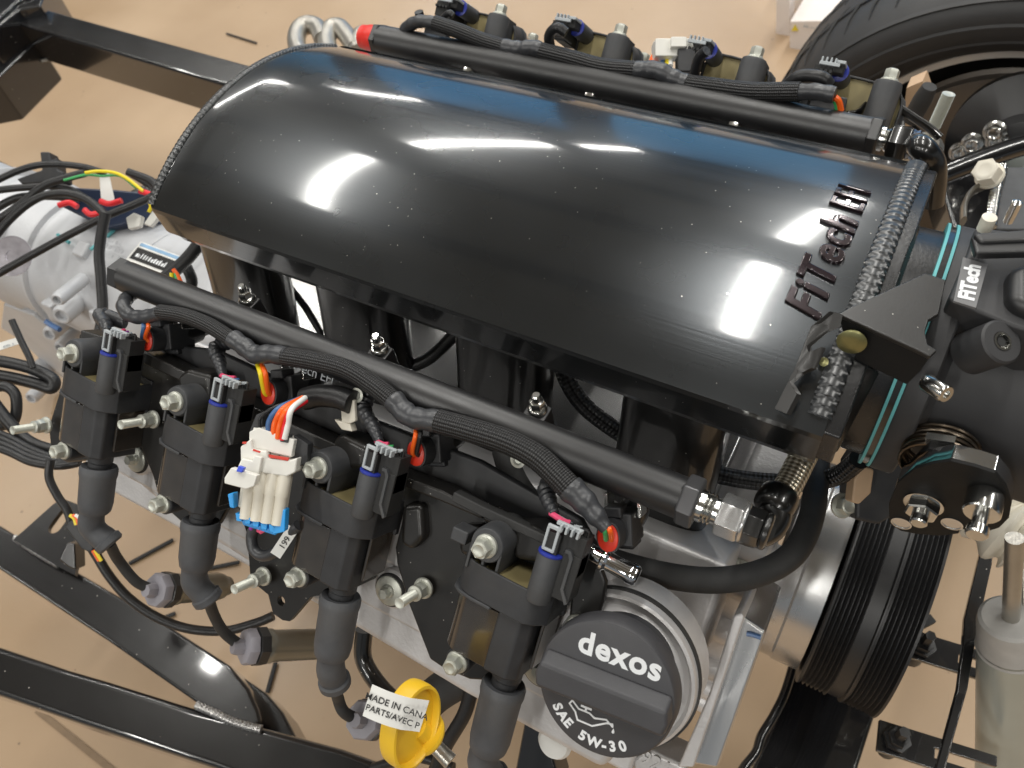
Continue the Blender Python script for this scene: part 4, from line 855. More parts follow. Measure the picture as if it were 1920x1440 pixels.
for x in (-.0495, .148):
    bm = B(); lathe(bm, W(670 if x < 0 else 972, 741 if x < 0 else 862, b=-.020), NB, [(.0042, 0), (.0045, .0008), (.003, .0012), (.002, .0004), (0, .0004)], 24); mk('cap_screw', bm, 'zinc', t)
text('engraved_lettering', 'FiTech EFI', .0085, frame_at(W(583, 697, b=-.0225), XA, NB), 'grey', t, ext=.0001, bold=0)
t = thing('fuel_fitting', 'silver and black fuel hose fitting on the front end of the near fuel rail', 'fitting', E_)
bm = B(); nut(bm, E_ - ax * .001, ax, .0136, .009); mk('knurled_nut', bm, 'hose2', t, bevel=.0006)
bm = B(); lathe(bm, E_ + ax * .008, ax, [(.0085, 0), (.0085, .003), (.007, .004), (.0085, .005), (.007, .006), (.0085, .007), (.007, .008), (.007, .012)], 28); mk('threads', bm, 'steel', t)
f1 = E_ + ax * .0185
bm = B(); nut(bm, f1, ax, .0112, .012); lathe(bm, f1 + ax * .012, ax, [(.0105, 0), (.0105, .001), (.0095, .002)], 28); mk('hex_nut', bm, 'alu2', t, bevel=.0005)
f2 = f1 + ax * .013
bm = B(); nut(bm, f2, ax, .0095, .009); lathe(bm, f2 + ax * .009, ax, [(.0085, 0), (.0095, .001), (.0095, .003), (.008, .004)], 28); mk('swivel_nut', bm, 'gloss', t, bevel=.0005)
el = [f2 + ax * .008, W(1392, 994, d=.432), W(1418, 1002, d=.433), W(1445, 992, d=.434), W(1458, 968, d=.435), W(1452, 945, d=.437)]
bm = B(); tube(bm, el, [.0072, .0072, .0075, .0075, .0078, .0085], 24, 8); mk('elbow', bm, 'gloss', t)
hs = W(1447, 955, d=.437); he = W(1478, 905, d=.445); hx = (he - hs).normalized()
bm = B(); lathe(bm, hs, hx, [(.009, -.002), (.0108, 0), (.0114, .003), (.0114, .010), (.0105, .012), (.0088, .0135)], 28); mk('hose_socket', bm, 'gloss', t)
bm = B(); tube(bm, [hs + hx * .010, W(1478, 910, d=.445), W(1508, 852, d=.455), W(1530, 815, d=.470), W(1545, 780, d=.48)], .0078, 28, 12); mk('hose', bm, 'ssbraid', tag=('short bright stainless braided hose rising from the black fuel elbow', 'hose'))

t = thing('fuel_rail', 'satin black far fuel rail with a red cap on its left end', 'fuel rail', (.04, .157, .735))
A_ = W(712, 75, y=.157); E_ = W(1632, 256, y=.157); ax = (E_ - A_).normalized(); L_ = (E_ - A_).length
bm = B(); lathe(bm, A_, ax, [(.0120, 0), (.0128, .001), (.0128, L_ - .001), (.0120, L_)], 40); mk('rail_tube', bm, 'satin', t)
bm = B(); nut(bm, A_ - ax * .003, ax, .0145, .006); mk('end_nut', bm, 'satin', t, bevel=.0005)
bm = B(); prof_ = [(.0085, -.020), (.0102, -.0185), (.0108, -.012), (.0115, -.011), (.0115, -.003)]; lathe(bm, A_, ax, prof_, 20); mk('red_cap', bm, 'redcap', t, label='red plastic cap')
bm = B(); nut(bm, E_ - ax * .002, ax, .0150, .008); mk('end_nut', bm, 'satin', t, bevel=.0006)
for q in ((880, 134), (1108, 182), (1377, 237)):
    bm = B(); lathe(bm, W(*q, y=.146), V((0, -.5, .8)), [(.0062, -.004), (.0068, 0), (.0055, .003), (.0035, .005), (0, .0055)], 24); mk('mount_nut', bm, 'steel', t)
t = thing('fuel_fitting', 'black fuel fitting and bent tube at the front end of the far rail', 'fitting', E_)
bm = B(); lathe(bm, E_ + ax * .006, ax, [(.0085, 0), (.0085, .003), (.007, .004), (.0085, .006), (.007, .007)], 24); mk('threads', bm, 'steel', t)
bm = B(); nut(bm, E_ + ax * .0125, ax, .0122, .013); mk('hex_nut', bm, 'gloss', t, bevel=.0005)
bm = B(); lathe(bm, E_ + ax * .025, ax, [(.0095, 0), (.0105, .001), (.0095, .003), (.0105, .005), (.009, .006)], 24); mk('collar', bm, 'dblue2', t)
bm = B(); tube(bm, [E_ + ax * .029] + WS([(1725, 275), (1748, 300), (1752, 335), (1748, 380)], y=.13), .0078, 20, 8); mk('bent_tube', bm, 'gloss', t)
M_ = 0

# ================================================================== LOOMS
def loom(lab, secs, b0, r0, tname='wiring_loom', catg='wiring loom', kw='b'):
    """secs: list of (material, points, radius)"""
    t = thing(tname, lab, catg, W(*secs[0][1][0][:2], **{kw: b0}))
    for m_, px, r in secs:
        pts = [W(q[0], q[1], **{kw: (q[2] if len(q) > 2 else b0)}) for q in px]; bm = B(); r = [z * .88 for z in r] if isinstance(r, list) else r * .88
        tube(bm, pts, r, 20, 10, rfun=(lambda l, j: 1.04 + .05 * math.sin(l * 500 + j * .2)) if m_ == 'tape' else None)
        mk('tape_wrap' if m_ == 'tape' else 'braided_sleeve', bm, m_, t)
    return t
loom('braided black near side loom with grey taped joints sagging below the near rail', [
    ('tape', [(250, 548, -.03), (236, 562, -.02), (232, 578), (246, 592), (272, 594), (306, 586)], .0052),
    ('braid', [(300, 585), (345, 592), (392, 610), (440, 640)], .0058),
    ('tape', [(436, 634), (458, 650), (478, 664), (505, 664), (540, 668)], .0064),
    ('braid', [(535, 668), (590, 677), (650, 692), (700, 722), (738, 752)], .0066),
    ('tape', [(736, 748), (758, 772), (780, 784), (828, 790)], .0070),
    ('braid', [(822, 790), (880, 806), (950, 828), (1005, 856), (1045, 892), (1072, 920)], .0078),
    ('tape', [(1068, 914), (1095, 940), (1120, 970), (1138, 992)], [.0080, .0072, .0056, .0036])], -.012, .006)
# injector plugs and injectors
cw = [['wblue', 'orange'], ['wyellow', 'orange'], ['orange', 'wire'], ['wgreen', 'orange']]
ip = [((275, 637), (268, 600)), ((503, 737), (482, 680)), ((780, 850), (780, 800)), ((1140, 1008), (1132, 985))]
il = ['red faced injector plug under the left end of the near rail', 'red faced injector plug with yellow and orange wires left of centre', 'red faced injector plug with a single orange wire behind the white connector', 'red faced injector plug nearest the camera at the end of the tape']
ic = None
for i, (q, wq) in enumerate(ip):
    o_ = W(*q, b=-.018); fm = frame_at(o_, XA * 1.0 - EB * .35, NB)
    if i == 0:
        t = thing('injector_plug', il[i], 'connector', mw=fm, group='injector plugs of the near bank')
        def oval(rx, ry, z): return [V((rx * math.copysign(abs(math.cos(a)) ** .8, math.cos(a)), ry * math.sin(a), z)) for a in [2 * PI * k / 36 for k in range(36)]]
        bm = B(); loft(bm, [oval(.0066, .0083, -.012), oval(.0066, .0083, .0)]); mk('plug_shell', bm, 'plastic', t, world=False, bevel=.0006)
        bm = B(); loft(bm, [oval(.0056, .0073, -.001), oval(.0056, .0073, .0006), oval(.0050, .0067, .0010)]); mk('red_seal', bm, 'red', t, world=False)
        bm = B(); box(bm, (.002, .001, -.022), (.0155, .018, .022)); box(bm, (.0, .011, -.014), (.010, .006, .012)); box(bm, (.002, -.0095, -.026), (.012, .004, .016)); mk('plug_body', bm, 'plastic', t, world=False, bevel=.0012)
        bm = B(); lathe(bm, (.002, .002, -.030), V((0, .25, -1)), [(.0075, -.004), (.0088, 0), (.0088, .012), (.0065, .014), (.0065, .03)], 24); mk('injector', bm, 'gloss', t, world=False)
        bm = B(); box(bm, (.011, .012, -.026), (.002, .012, .012)); box(bm, (-.008, .012, -.028), (.002, .012, .012)); mk('rail_clip', bm, 'steel', t, world=False, bevel=.0003)
        ic = t
    else: t = copytree(ic, fm, il[i])
    wt = thing('plug_wires', ['blue and orange wires dropping into the leftmost red injector plug', 'yellow and orange wire pair dropping into an injector plug', 'orange wire dropping into the injector plug behind the white connector', 'green and orange wires entering the nearest injector plug'][i], 'wires', o_)
    for k in (0, 1):
        e_ = fm @ V((-.001 + .003 * k, -.001, .0005)); bm = B()
        tube(bm, [W(wq[0] + 7 * k, wq[1], b=-.016), W(q[0] * .35 + wq[0] * .65 - 1 + 9 * k, q[1] * .35 + wq[1] * .65, b=-.010), e_ + NB * .003 - EB * .003, e_], .0014 if i != 1 else .0016, 10, 8); mk('wire', bm, cw[i][k], wt)
# far loom
FY = dict(kw='y')
loom('far side braided loom with taped joints lying over the far fuel rail', [
    ('tape', [(752, 70), (765, 50), (788, 40), (820, 44)], .0058),
    ('braid', [(815, 43), (860, 58), (905, 76), (950, 90)], .0072),
    ('tape', [(945, 88), (975, 92), (1000, 90), (1020, 97)], .0070),
    ('braid', [(1015, 96), (1070, 110), (1130, 126), (1195, 132)], .0078),
    ('tape', [(1192, 132), (1230, 132), (1260, 146), (1285, 156)], .0074),
    ('braid', [(1280, 156), (1340, 164), (1410, 172), (1500, 172)], .0078),
    ('tape', [(1495, 172), (1530, 172), (1565, 178)], .0062)], .163, .006, kw='y')
for k, (px, r_) in enumerate((([(790, 40), (785, 22)], .004), ([(830, 35), (842, 25), (850, 30)], .003), ([(1032, 92), (1030, 66), (1045, 52), (1062, 62)], .0042), ([(1300, 150), (1310, 110), (1325, 95)], .004), ([(1475, 160), (1500, 143), (1540, 145), (1555, 160)], .0045))):
    bm = B(); tube(bm, [W(*q, y=.175) for q in px], r_, 12, 8); mk('taped_wire', bm, 'wire', tag=(['taped stub sticking up at the left end of the far loom', 'short dark wire curling into the leftmost far coil', 'looped dark wire into the second far coil', 'dark wire branch beside the small white plug', 'arched wire into the far coil next to the wheel'][k], 'wire'))
for k, px in enumerate(([(1565, 182), (1573, 190), (1577, 207)], [(1562, 185), (1567, 195), (1569, 206)])):
    bm = B(); tube(bm, [W(*q, y=.165) for q in px], .0022 - .0008 * k, 8, 6); mk('plug_wire', bm, ('orange', 'wgreen')[k], tag=(('orange wire looping at the front end of the far loom', 'thin green wire beside the orange loop on the far loom')[k], 'wire'))
# far injector plugs (dark blocks under the loom)
for i, q in enumerate(((815, 72), (1325, 180), (1475, 196), (1542, 206))):
    bm = B(); o_ = W(*q, y=.172); box(bm, o_, (.020, .012, .012), XA, (0, .7, .7)); box(bm, o_ + V((.012, 0, 0)), (.006, .010, .015), XA, (0, .7, .7)); mk('injector_plug', bm, 'plastic', bevel=.0012, tag=(['dark injector plug near the red capped end of the far rail', 'dark injector plug under the far loom beside the third coil', 'dark injector plug left of the frontmost far coil', 'dark injector plug beside the orange wire on the far rail'][i], 'connector'))
# small white connector with colored wires, far side
t = thing('wire_connector', 'small white plug with orange, blue and white wires on the far side', 'connector', W(1250, 95, y=.2))
bm = B(); box(bm, W(1262, 94, y=.2), (.030, .014, .012), CR, CU, CF); box(bm, W(1270, 84, y=.2), (.012, .008, .012), CR, CU, CF); box(bm, W(1235, 98, y=.2), (.010, .014, .010), CR, CU, CF); mk('plug_housing', bm, 'white', t, bevel=.0008)
bm = B(); box(bm, W(1285, 118, y=.195), (.014, .018, .012), CR, CU, CF); mk('black_shell', bm, 'plastic', t, bevel=.001)
for k, (x_, c_) in enumerate(((1222, 'orange'), (1231, 'orange'), (1243, 'wblue'), (1252, 'wyellow'), (1258, 'wwhite'))):
    bm = B(); tube(bm, [W(x_ + 6, 100, y=.2), W(x_, 112, y=.195), W(x_ - 1, 124, y=.185)], .0020, 8, 6); mk('wire', bm, c_, t)
# white connector in front -----------------------------------------
t = thing('wire_connector', 'large white multi pin connector with blue lock and colored wires between the coils', 'connector', W(500, 870, b=.02))
# its own frame: right, up along the connector, towards viewer
wf = frame_at(W(495, 885, b=.020), CR * .985 + CU * -.16, -CF)
wx = Vector((wf[0][0], wf[1][0], wf[2][0])); wyv = Vector((wf[0][1], wf[1][1], wf[2][1])); wz = Vector((wf[0][2], wf[1][2], wf[2][2]))
mm_ = .000318   # metres per picture pixel at this distance
def C2(px, py, h=0): return wf.translation + (CR * (px - 495) - CU * (py - 885)) * mm_ + wz * h
def cp(pts, h, th_, name, m_, bev=.0006, par=None):
    bm = B(); prism(bm, [C2(*q, h) for q in pts], -wz * th_); return mk(name, bm, m_, par or t, bevel=bev, bseg=3)
cp([(470, 812), (486, 804), (552, 826), (546, 858), (470, 840)], .002, .014, 'rear_housing', 'white')
for k in range(4):
    bm = B(); lathe(bm, C2(481 + 18 * k, 812 + 5.5 * k, -.003), (C2(480, 900, 0) - C2(492, 800, 0)).normalized(), [(.0026, -.002), (.0031, 0), (.0031, .020), (0, .02)], 16); mk('pin_tube', bm, 'white', t)
cp([(457, 838), (476, 824), (480, 842), (504, 846), (508, 858), (546, 862), (560, 858), (556, 884), (540, 892), (500, 886), (458, 872)], .005, .016, 'collar', 'white', .001)
for q in ([(462, 829), (468, 829), (468, 833), (461, 832)], [(481, 842), (494, 846), (493, 849), (480, 845)], [(508, 852), (545, 858), (543, 863), (510, 857)]):
    cp(q, .0054, .002, 'red_seal', 'red', 0)
cp([(463, 858), (482, 862), (486, 852), (500, 856), (490, 905), (448, 892)], .0085, .012, 'lock_frame', 'white', .0008)
cp([(440, 890), (452, 872), (498, 886), (492, 905), (478, 910), (440, 900)], .0150, .006, 'lock_tab', 'white', .0006)
cp([(468, 868), (478, 872), (474, 880), (464, 878)], .0180, .004, 'lock_peg', 'dbluepaint', .0004)
for k in range(4):
    ax_ = (C2(462 + 17 * k, 985, 0) - C2(475 + 18 * k, 880, 0)).normalized(); bm = B(); lathe(bm, C2(474 + 20 * k, 872 + 4 * k, .001), ax_, [(.0036, 0), (.0039, .002), (.0039, .014), (.0034, .015), (.0034, .031), (0, .031)], 20); mk('cavity', bm, 'offwhite', t)
cp([(455, 885), (540, 890), (528, 965), (445, 950)], -.001, .010, 'front_housing', 'offwhite', .0012)
cp([(432, 924), (443, 922), (444, 950), (436, 948)], .003, .008, 'blue_latch', 'blue')
cp([(524, 950), (537, 952), (535, 992), (513, 997), (514, 982), (523, 980)], .003, .008, 'blue_latch', 'blue')
bm = B()
for k in range(5): prism(bm, [C2(446 + 15 * k, 958 + 5 * k, .003), C2(459 + 15 * k, 962 + 5 * k, .003), C2(457 + 15 * k, 974 + 5 * k, .003), C2(448 + 15 * k, 972 + 5 * k, .003)], -wz * .009)
mk('blue_teeth', bm, 'blue', t, bevel=.0004)
cp([(448, 964), (528, 986), (514, 1001), (456, 982)], -.001, .004, 'blue_base', 'blue')
cp([(476, 782), (490, 776), (488, 800), (470, 826), (464, 812)], -.004, .010, 'black_clip', 'plastic')
cp([(545, 818), (572, 836), (570, 870), (552, 878), (548, 850)], -.004, .012, 'black_clip', 'plastic')
cp([(528, 814), (544, 817), (541, 832), (526, 829)], .003, .008, 'blanking_plug', 'plastic2')
for k, (c_, x_, y_, top) in enumerate((('wire', 486, 806, (566, 748)), ('wblue', 502, 812, (562, 748)), ('orange', 512, 815, (568, 746)), ('orange', 521, 818, (571, 748)), ('wred', 530, 820, (573, 752)), ('wwhite', 535, 818, (572, 746)))):
    bm = B(); tube(bm, [C2(x_, y_ + 6, .001 * (k - 2)), C2(x_ + 3 + k, y_ - 20, .002 + .001 * (k - 2)), C2(x_ * .5 + top[0] * .5 - 8 + 1.0 * k, y_ * .45 + top[1] * .55 - 8, .003 + .001 * (k - 2)), W(top[0], top[1], b=-.004)], [.0017 if k else .001] * 4, 12, 10); mk('wire', bm, c_, t)
t = thing('wire_loop', 'dark wire with pink strand looping below the white connector, tagged 199', 'wires', W(495, 1010, b=0))
bm = B(); tube(bm, WS([(480, 985), (472, 1005), (476, 1030), (492, 1042), (515, 1035), (540, 1005), (560, 985)], b=-.004), .0036, 14, 8); mk('corrugated_wire', bm, 'tape', t)
for k, (c_, a_, b2) in enumerate((('wpink', (492, 985), (484, 996)), ('wpurple', (478, 978), (470, 992)), ('wpink', (500, 990), (488, 998)))):
    bm = B(); tube(bm, WS([a_, ((a_[0] + b2[0]) / 2 + 1, (a_[1] + b2[1]) / 2), b2], b=.004), .0013, 8, 4); mk('strand', bm, c_, t)
lf = frame_at(W(533, 1016, b=.001), CR * .55 + CU * .83, -CF)
bm = B(); prism(bm, [lf @ V(q) for q in ((-.010, -.0035, 0), (.010, -.0035, 0), (.010, .0035, 0), (-.010, .0035, 0))], -wz * .0006); tg_ = mk('wire_tag', bm, 'paper', t)
text('tag_number', '199', .0055, frame_at(W(534, 1018, b=.0013), CR * .55 + CU * .83, -CF), 'ink', tg_, ext=.00004)
rodp('loom_branch', [(572, 748), (600, 742), (635, 745), (660, 755)], -.016, .007, 'wire', 'black taped branch feeding the white connector', 'wires')
t = thing('cable_clip', 'pale plastic cable clip standing between white connector and near rail', 'clip', W(650, 775, b=-.02))
bm = B(); prism(bm, WS([(632, 738), (648, 736), (664, 752), (666, 790), (655, 795), (640, 792), (638, 760)], b=-.016), -NB * .003); prism(bm, WS([(625, 786), (655, 795), (660, 810), (640, 806)], b=-.016), -NB * .006); mk('clip_body', bm, 'offwhite', t, bevel=.0008)

# ================================================================== THROTTLE BODY
t = thing('throttle_housing', 'large matte black throttle body with grey name plate at the right edge', 'throttle body', (.37, TY, TZ))
bm = B(); lathe(bm, (.3326, TY, TZ), XA, [(.0705, 0), (.0712, .001), (.0712, .011), (.0700, .012)], 72); mk('mounting_flange', bm, 'matte', t)
bm = B(); lathe(bm, (.3446, TY, TZ), XA, [(.063, 0), (.060, .004), (.0595, .030), (.0625, .036), (.0625, .10), (0, .10)], 72); mk('bore_housing', bm, 'matte', t)
bm = B(); prism(bm, WS([(1778, 560), (1815, 470), (1830, 425), (1990, 440), (1990, 640), (1900, 610)], z=.80), (0, 0, -.04)); mk('top_block', bm, 'matte', t, bevel=.002, bseg=3)
bm = B(); prism(bm, WS([(1893, 495), (1990, 475), (1990, 600), (1893, 560)], z=.808), (0, 0, -.02)); mk('cover', bm, 'satin', t, bevel=.006, bseg=4)
bm = B(); prism(bm, WS([(1826, 436), (1990, 424), (1990, 446), (1840, 452)], z=.815), (0, -.001, -.004)); prism(bm, WS([(1822, 440), (1838, 452), (1990, 446), (1990, 470), (1830, 474)], z=.813), (0, 0, -.005)); mk('linkage_arm', bm, 'satin', t, bevel=.0015)
for q in ((1845, 430), (1836, 476)):
    bm = B(); lathe(bm, W(*q, z=.803), ZA, [(.0035, 0), (.0035, .008), (0, .009)], 16); mk('pin', bm, 'offwhite', t)
q_ = WS([(1788, 564), (1830, 577), (1852, 496), (1806, 482)], z=.8040); lx_ = (q_[3] - q_[0]).normalized()
bm = B(); prism(bm, q_, (0, 0, -.0012)); npl = mk('name_plate', bm, mat('grey_name_plate', (.16, .16, .165), .4), t)
ce = (q_[0] + q_[1] + q_[2] + q_[3]) / 4
text('plate_lettering', 'FiTech', .0094, frame_at(ce + ZA * .0002, lx_, ZA), 'capwhite', npl, ext=.0001, bold=.0004, space=.95)
o_ = W(1880, 640, d=.362); ad = (-CF + CR * .22 + CU * .25).normalized()
bm = B(); lathe(bm, o_, ad, [(.0105, -.02), (.0105, -.001), (.0095, 0), (.0048, .0), (.0045, -.0006), (.0035, -.001), (.0030, -.003), (0, -.003)], 36); mk('screw_boss', bm, 'matte', t)
bm = B(); lathe(bm, o_, ad, [(.0047, -.002), (.0045, .0003), (.0035, .0003), (.0033, -.002)], 28); mk('bright_ring', bm, 'steel', t)
bm = B(); lathe(bm, o_ - ad * .0018, ad, [(.0024, 0), (.0024, .0012), (0, .0012)], 6); mk('hex_socket', bm, 'ink', t)
o_ = W(1772, 738, y=-.088); bm = B(); lathe(bm, o_, V((.75, -.6, .35)), [(.0038, -.012), (.0044, -.010), (.0044, 0), (.0038, .001), (.002, .001), (.002, -.001), (0, -.001)], 24); mk('cap_screw', bm, 'steel', t)
# shaft collar, return spring and cam
sc = W(1780, 918, y=-.100); so_ = V((sc.x, 0, sc.z))
bm = B(); lathe(bm, so_ + V((-.003, -.048, .003)), (0, -1, 0), [(.023, 0), (.025, .002), (.025, .006), (.0205, .010), (.0205, .016), (.017, .020)], 48); mk('shaft_collar', bm, 'matte', t)
bm = B(); tube(bm, [so_ + V((.0170 * math.cos(a) - .009, -.078 - .0030 * a / (2 * PI), .0170 * math.sin(a) + .004)) for a in [2 * PI * i / 24 for i in range(24 * 5)]], .0011, 8, smooth=False); mk('return_spring', bm, mat('dark_bronze_spring', (.16, .13, .10), .3, metal=1), t)
bm = B(); prism(bm, WS([(1735, 822), (1790, 830), (1785, 850), (1740, 870)], y=-.092), (0, .004, 0)); mk('spring_tab', bm, 'steel', t)
t = thing('throttle_cam', 'black throttle cam plate with polished rim and two silver bolts', 'throttle cam', so_ + V((0, -.1, 0)))
cam_px = [(1668, 978), (1668, 940), (1684, 902), (1716, 876), (1750, 866), (1784, 861), (1830, 872), (1866, 884), (1886, 908), (1897, 940), (1892, 968), (1874, 986), (1845, 995), (1815, 993), (1802, 986), (1798, 997), (1762, 1001), (1720, 998), (1690, 992)]
bm = B(); prism(bm, WS(cam_px, y=-.1035), (0, .0095, 0)); mk('polished_rim', bm, 'chrome', t, bevel=.0006)
cc = W(1780, 935, y=-.1035); bm = B(); prism(bm, [cc + (p_ - cc) * 1.003 - YA * .0012 for p_ in WS(cam_px, y=-.1035)], (0, .002, 0)); mk('cam_face', bm, 'deep', t, bevel=.0003)
bm = B(); prism(bm, WS([(1668, 960), (1690, 890), (1740, 840), (1786, 850), (1760, 880), (1700, 920)], y=-.095), (0, .006, 0)); mk('cam_lobe', bm, 'deep', t, bevel=.001)
o_ = W(1732, 944, y=-.105); bm = B(); lathe(bm, o_, (0, -1, 0), [(.0088, 0), (.0092, .0008), (.0076, .001), (.0082, .0015), (.0082, .006), (.0074, .0068)], 6); lathe(bm, o_, (0, -1, 0), [(.0095, -.001), (.0095, .001), (.009, .0012)], 28); lathe(bm, o_ - YA * .006, (0, -1, 0), [(.0042, 0), (.0042, .006), (.0034, .0068), (0, .0068)], 24); mk('hex_nut', bm, 'steel', t)
o_ = W(1849, 926, y=-.105); bm = B(); lathe(bm, o_, (0, -1, 0), [(.0078, 0), (.0082, .001), (.0082, .011), (.0076, .0118), (.0034, .012), (.0034, .019), (.0048, .0195), (.005, .023), (.0042, .024), (0, .024)], 32); mk('cable_stud', bm, 'steel', t)
for q in ((1690, 981), (1785, 982)):
    bm = B(); o_ = W(*q, y=-.1049); lathe(bm, o_, (0, -1, 0), [(.0052, 0), (.0052, .0004), (.0044, .0005), (.0044, .0001), (0, .0001)], 28); mk('hole_ring', bm, 'alu2', t)

# cable bracket on the plenum corner
t = thing('cable_bracket', 'folded dusty black cable bracket with gold bolt on the plenum corner', 'bracket', W(1650, 620, z=.78))
bm = B(); prism(bm, WS([(1572, 588), (1590, 577), (1735, 511), (1774, 524), (1767, 557), (1760, 588), (1742, 600), (1735, 622), (1740, 645), (1758, 656), (1744, 668), (1720, 656)], z=.804), (0, 0, -.0028)); mk('top_plate', bm, 'bracket', t, bevel=.0008)
bm = B(); prism(bm, [W(1572, 590, z=.8015), W(1722, 657, z=.8015), W(1745, 668, z=.8015), W(1727, 694, z=.789), W(1700, 722, z=.782), W(1590, 668, z=.782)], (0, .0022, 0)); mk('front_skirt', bm, 'deep', t, bevel=.0006)
bm = B(); prism(bm, [W(1572, 587, y=-.078), W(1556, 583, y=-.080), W(1520, 612, y=-.088), W(1490, 690, y=-.104), W(1452, 766, y=-.118), W(1474, 776, y=-.121), W(1494, 738, y=-.114), W(1480, 716, y=-.110), W(1500, 700, y=-.104), W(1522, 690, y=-.103), W(1540, 650, y=-.094), W(1516, 660, y=-.096), W(1512, 648, y=-.095), W(1545, 620, y=-.087), W(1566, 612, y=-.083)], V((.0022, .0008, -.0008))); mk('slotted_wing', bm, 'bracket', t, bevel=.0006)
bm = B(); o_ = W(1597, 640, d=.374); lathe(bm, o_, V((.1, -1, .22)), [(.0066, 0), (.0068, .0006), (.0058, .0012), (.0030, .0016), (0, .0017)], 36); mk('gold_bolt', bm, 'gold', t)
bm = B(); lathe(bm, W(1545, 678, d=.384), V((0, -.7, .7)), [(.0022, 0), (.0022, .002), (0, .0026)], 20); mk('small_bolt', bm, 'gold', t)
bm = B()
for k in range(6): beam(bm, W(1640 + 9 * k, 666 + 5.5 * k, d=.376), W(1645 + 9 * k, 676 + 5.5 * k, d=.376), .0012, .002)
mk('spring', bm, 'hose2', t)
bm = B(); beam(bm, W(1678, 692, d=.377), W(1700, 694, d=.377), .0022, .002); mk('spring_end', bm, 'exh', t)
# front end box of the plenum under the bracket
t = bpy.data.objects['intake_plenum']
bm = B(); prism(bm, [W(x, y, d=q) for x, y, q in ((1560, 655, .395), (1603, 672, .392), (1548, 862, .428), (1512, 852, .430), (1482, 790, .424), (1520, 740, .412))], (CF * .03)); mk('corner_box', bm, 'gloss', t, bevel=.002, bseg=3)
bm = B(); prism(bm, [W(x, y, d=q) for x, y, q in ((1602, 672, .393), (1650, 700, .398), (1572, 846, .430), (1548, 861, .429))], (CF * .03)); mk('corner_plate', bm, 'gloss', t, bevel=.001)
bm = B(); weldbead(bm, [W(x, y, d=q) for x, y, q in ((1592, 672, .390), (1565, 705, .396), (1545, 755, .405), (1530, 795, .414), (1515, 828, .421))], .0024, .0040, up=-CF, flat=.5); mk('weld_bead', bm, 'weldbright', t)
bm = B(); weldbead(bm, [W(x, y, d=q) for x, y, q in ((1500, 800, .420), (1508, 830, .424), (1516, 862, .428))], .0028, .0036, up=-CF, flat=.4); mk('weld_bead', bm, 'weldbright', t)

# ================================================================== PULLEY
t = thing('crank_pulley', 'large black ribbed crank pulley with silver inner band at the engine front', 'pulley', (.38, 0, .40))
pr_ = [(.02, .300), (.080, .302), (.0905, .304), (.0915, .308), (.0915, .322), (.0930, .324), (.0930, .346), (.088, .347), (.02, .348)]
bm = B(); lathe(bm, (0, 0, .40), XA, pr_, 96); mk('silver_band', bm, 'alu2', t)
pr_ = [(.03, .349), (.1015, .349), (.1025, .350)]
def ribs(x0, n_, p_):
    o_ = []
    for k in range(n_): o_ += [(.1020, x0 + k * p_), (.0990, x0 + k * p_ + p_ * .45), (.0990, x0 + k * p_ + p_ * .55)]
    return o_ + [(.1020, x0 + n_ * p_)]
pr_ += ribs(.3515, 6, .0036) + [(.1025, .3735), (.1000, .3745), (.1000, .3850), (.1025, .386), (.1025, .3875), (.100, .388), (.100, .3892)] + ribs(.390, 6, .0036) + [(.1030, .412), (.1030, .414), (.099, .4145), (.095, .405), (.04, .405), (.03, .41), (0, .41)]
bm = B(); lathe(bm, (0, 0, .40), XA, pr_, 128); mk('ribbed_rim', bm, 'pulley', t, sharp=25)

# ================================================================== HOSES
def rodd(name, px, r, m, lab, cat_, seg=20, **k):
    bm = B(); tube(bm, [W(q[0], q[1], d=q[2]) for q in px], r, seg, 10, **k); return mk(name, bm, m, tag=(lab, cat_))
rodd('coolant_hose', [(945, 845, .50), (958, 885, .49), (985, 930, .485), (1050, 1000, .48), (1130, 1045, .47), (1230, 1075, .465), (1330, 1088, .465), (1420, 1076, .47), (1485, 1040, .475), (1518, 980, .49), (1530, 915, .52), (1535, 850, .56)], .0078, 'hose', 'thick matte black rubber hose curving under the fuel fitting', 'hose')
rodd('braided_hose', [(1040, 620, .57), (1058, 700, .56), (1095, 760, .56), (1160, 810, .56), (1230, 850, .56), (1300, 878, .555), (1400, 900, .55), (1500, 905, .54), (1570, 892, .52), (1610, 862, .50)], .0064, 'nylon', 'black nylon braided hose passing behind the front runner', 'hose')
rodd('wire_lead', [(540, 535, .66), (575, 580, .66), (610, 640, .66)], .003, 'wire', 'thin black wire crossing the gap between the rear runners', 'wire')
rodd('vent_hose', [(640, 650, .62), (700, 690, .62), (790, 680, .61), (860, 620, .60)], .005, 'wire', 'dark cable drooping in the valley behind the second runner', 'cable')
# chrome vent tube
o_ = W(1128, 1046, b=-.020); o2 = W(1196, 1082, b=-.020); ax = (o2 - o_).normalized(); L_ = (o2 - o_).length
t = thing('vent_tube', 'short chrome vent tube above the oil filler cap', 'tube', o_)
bm = B(); lathe(bm, o_ - ax * .012, ax, [(.0045, 0), (.0045, .012), (.0062, .013), (.0062, .0145), (.0048, .016), (.0052, L_ * .7 + .012), (.0058, L_ * .8 + .012), (.0056, L_ + .011), (.0048, L_ + .012), (.0035, L_ + .0118), (.0035, L_ + .005), (0, L_ + .005)], 32); mk('chrome_pipe', bm, 'chrome', t)
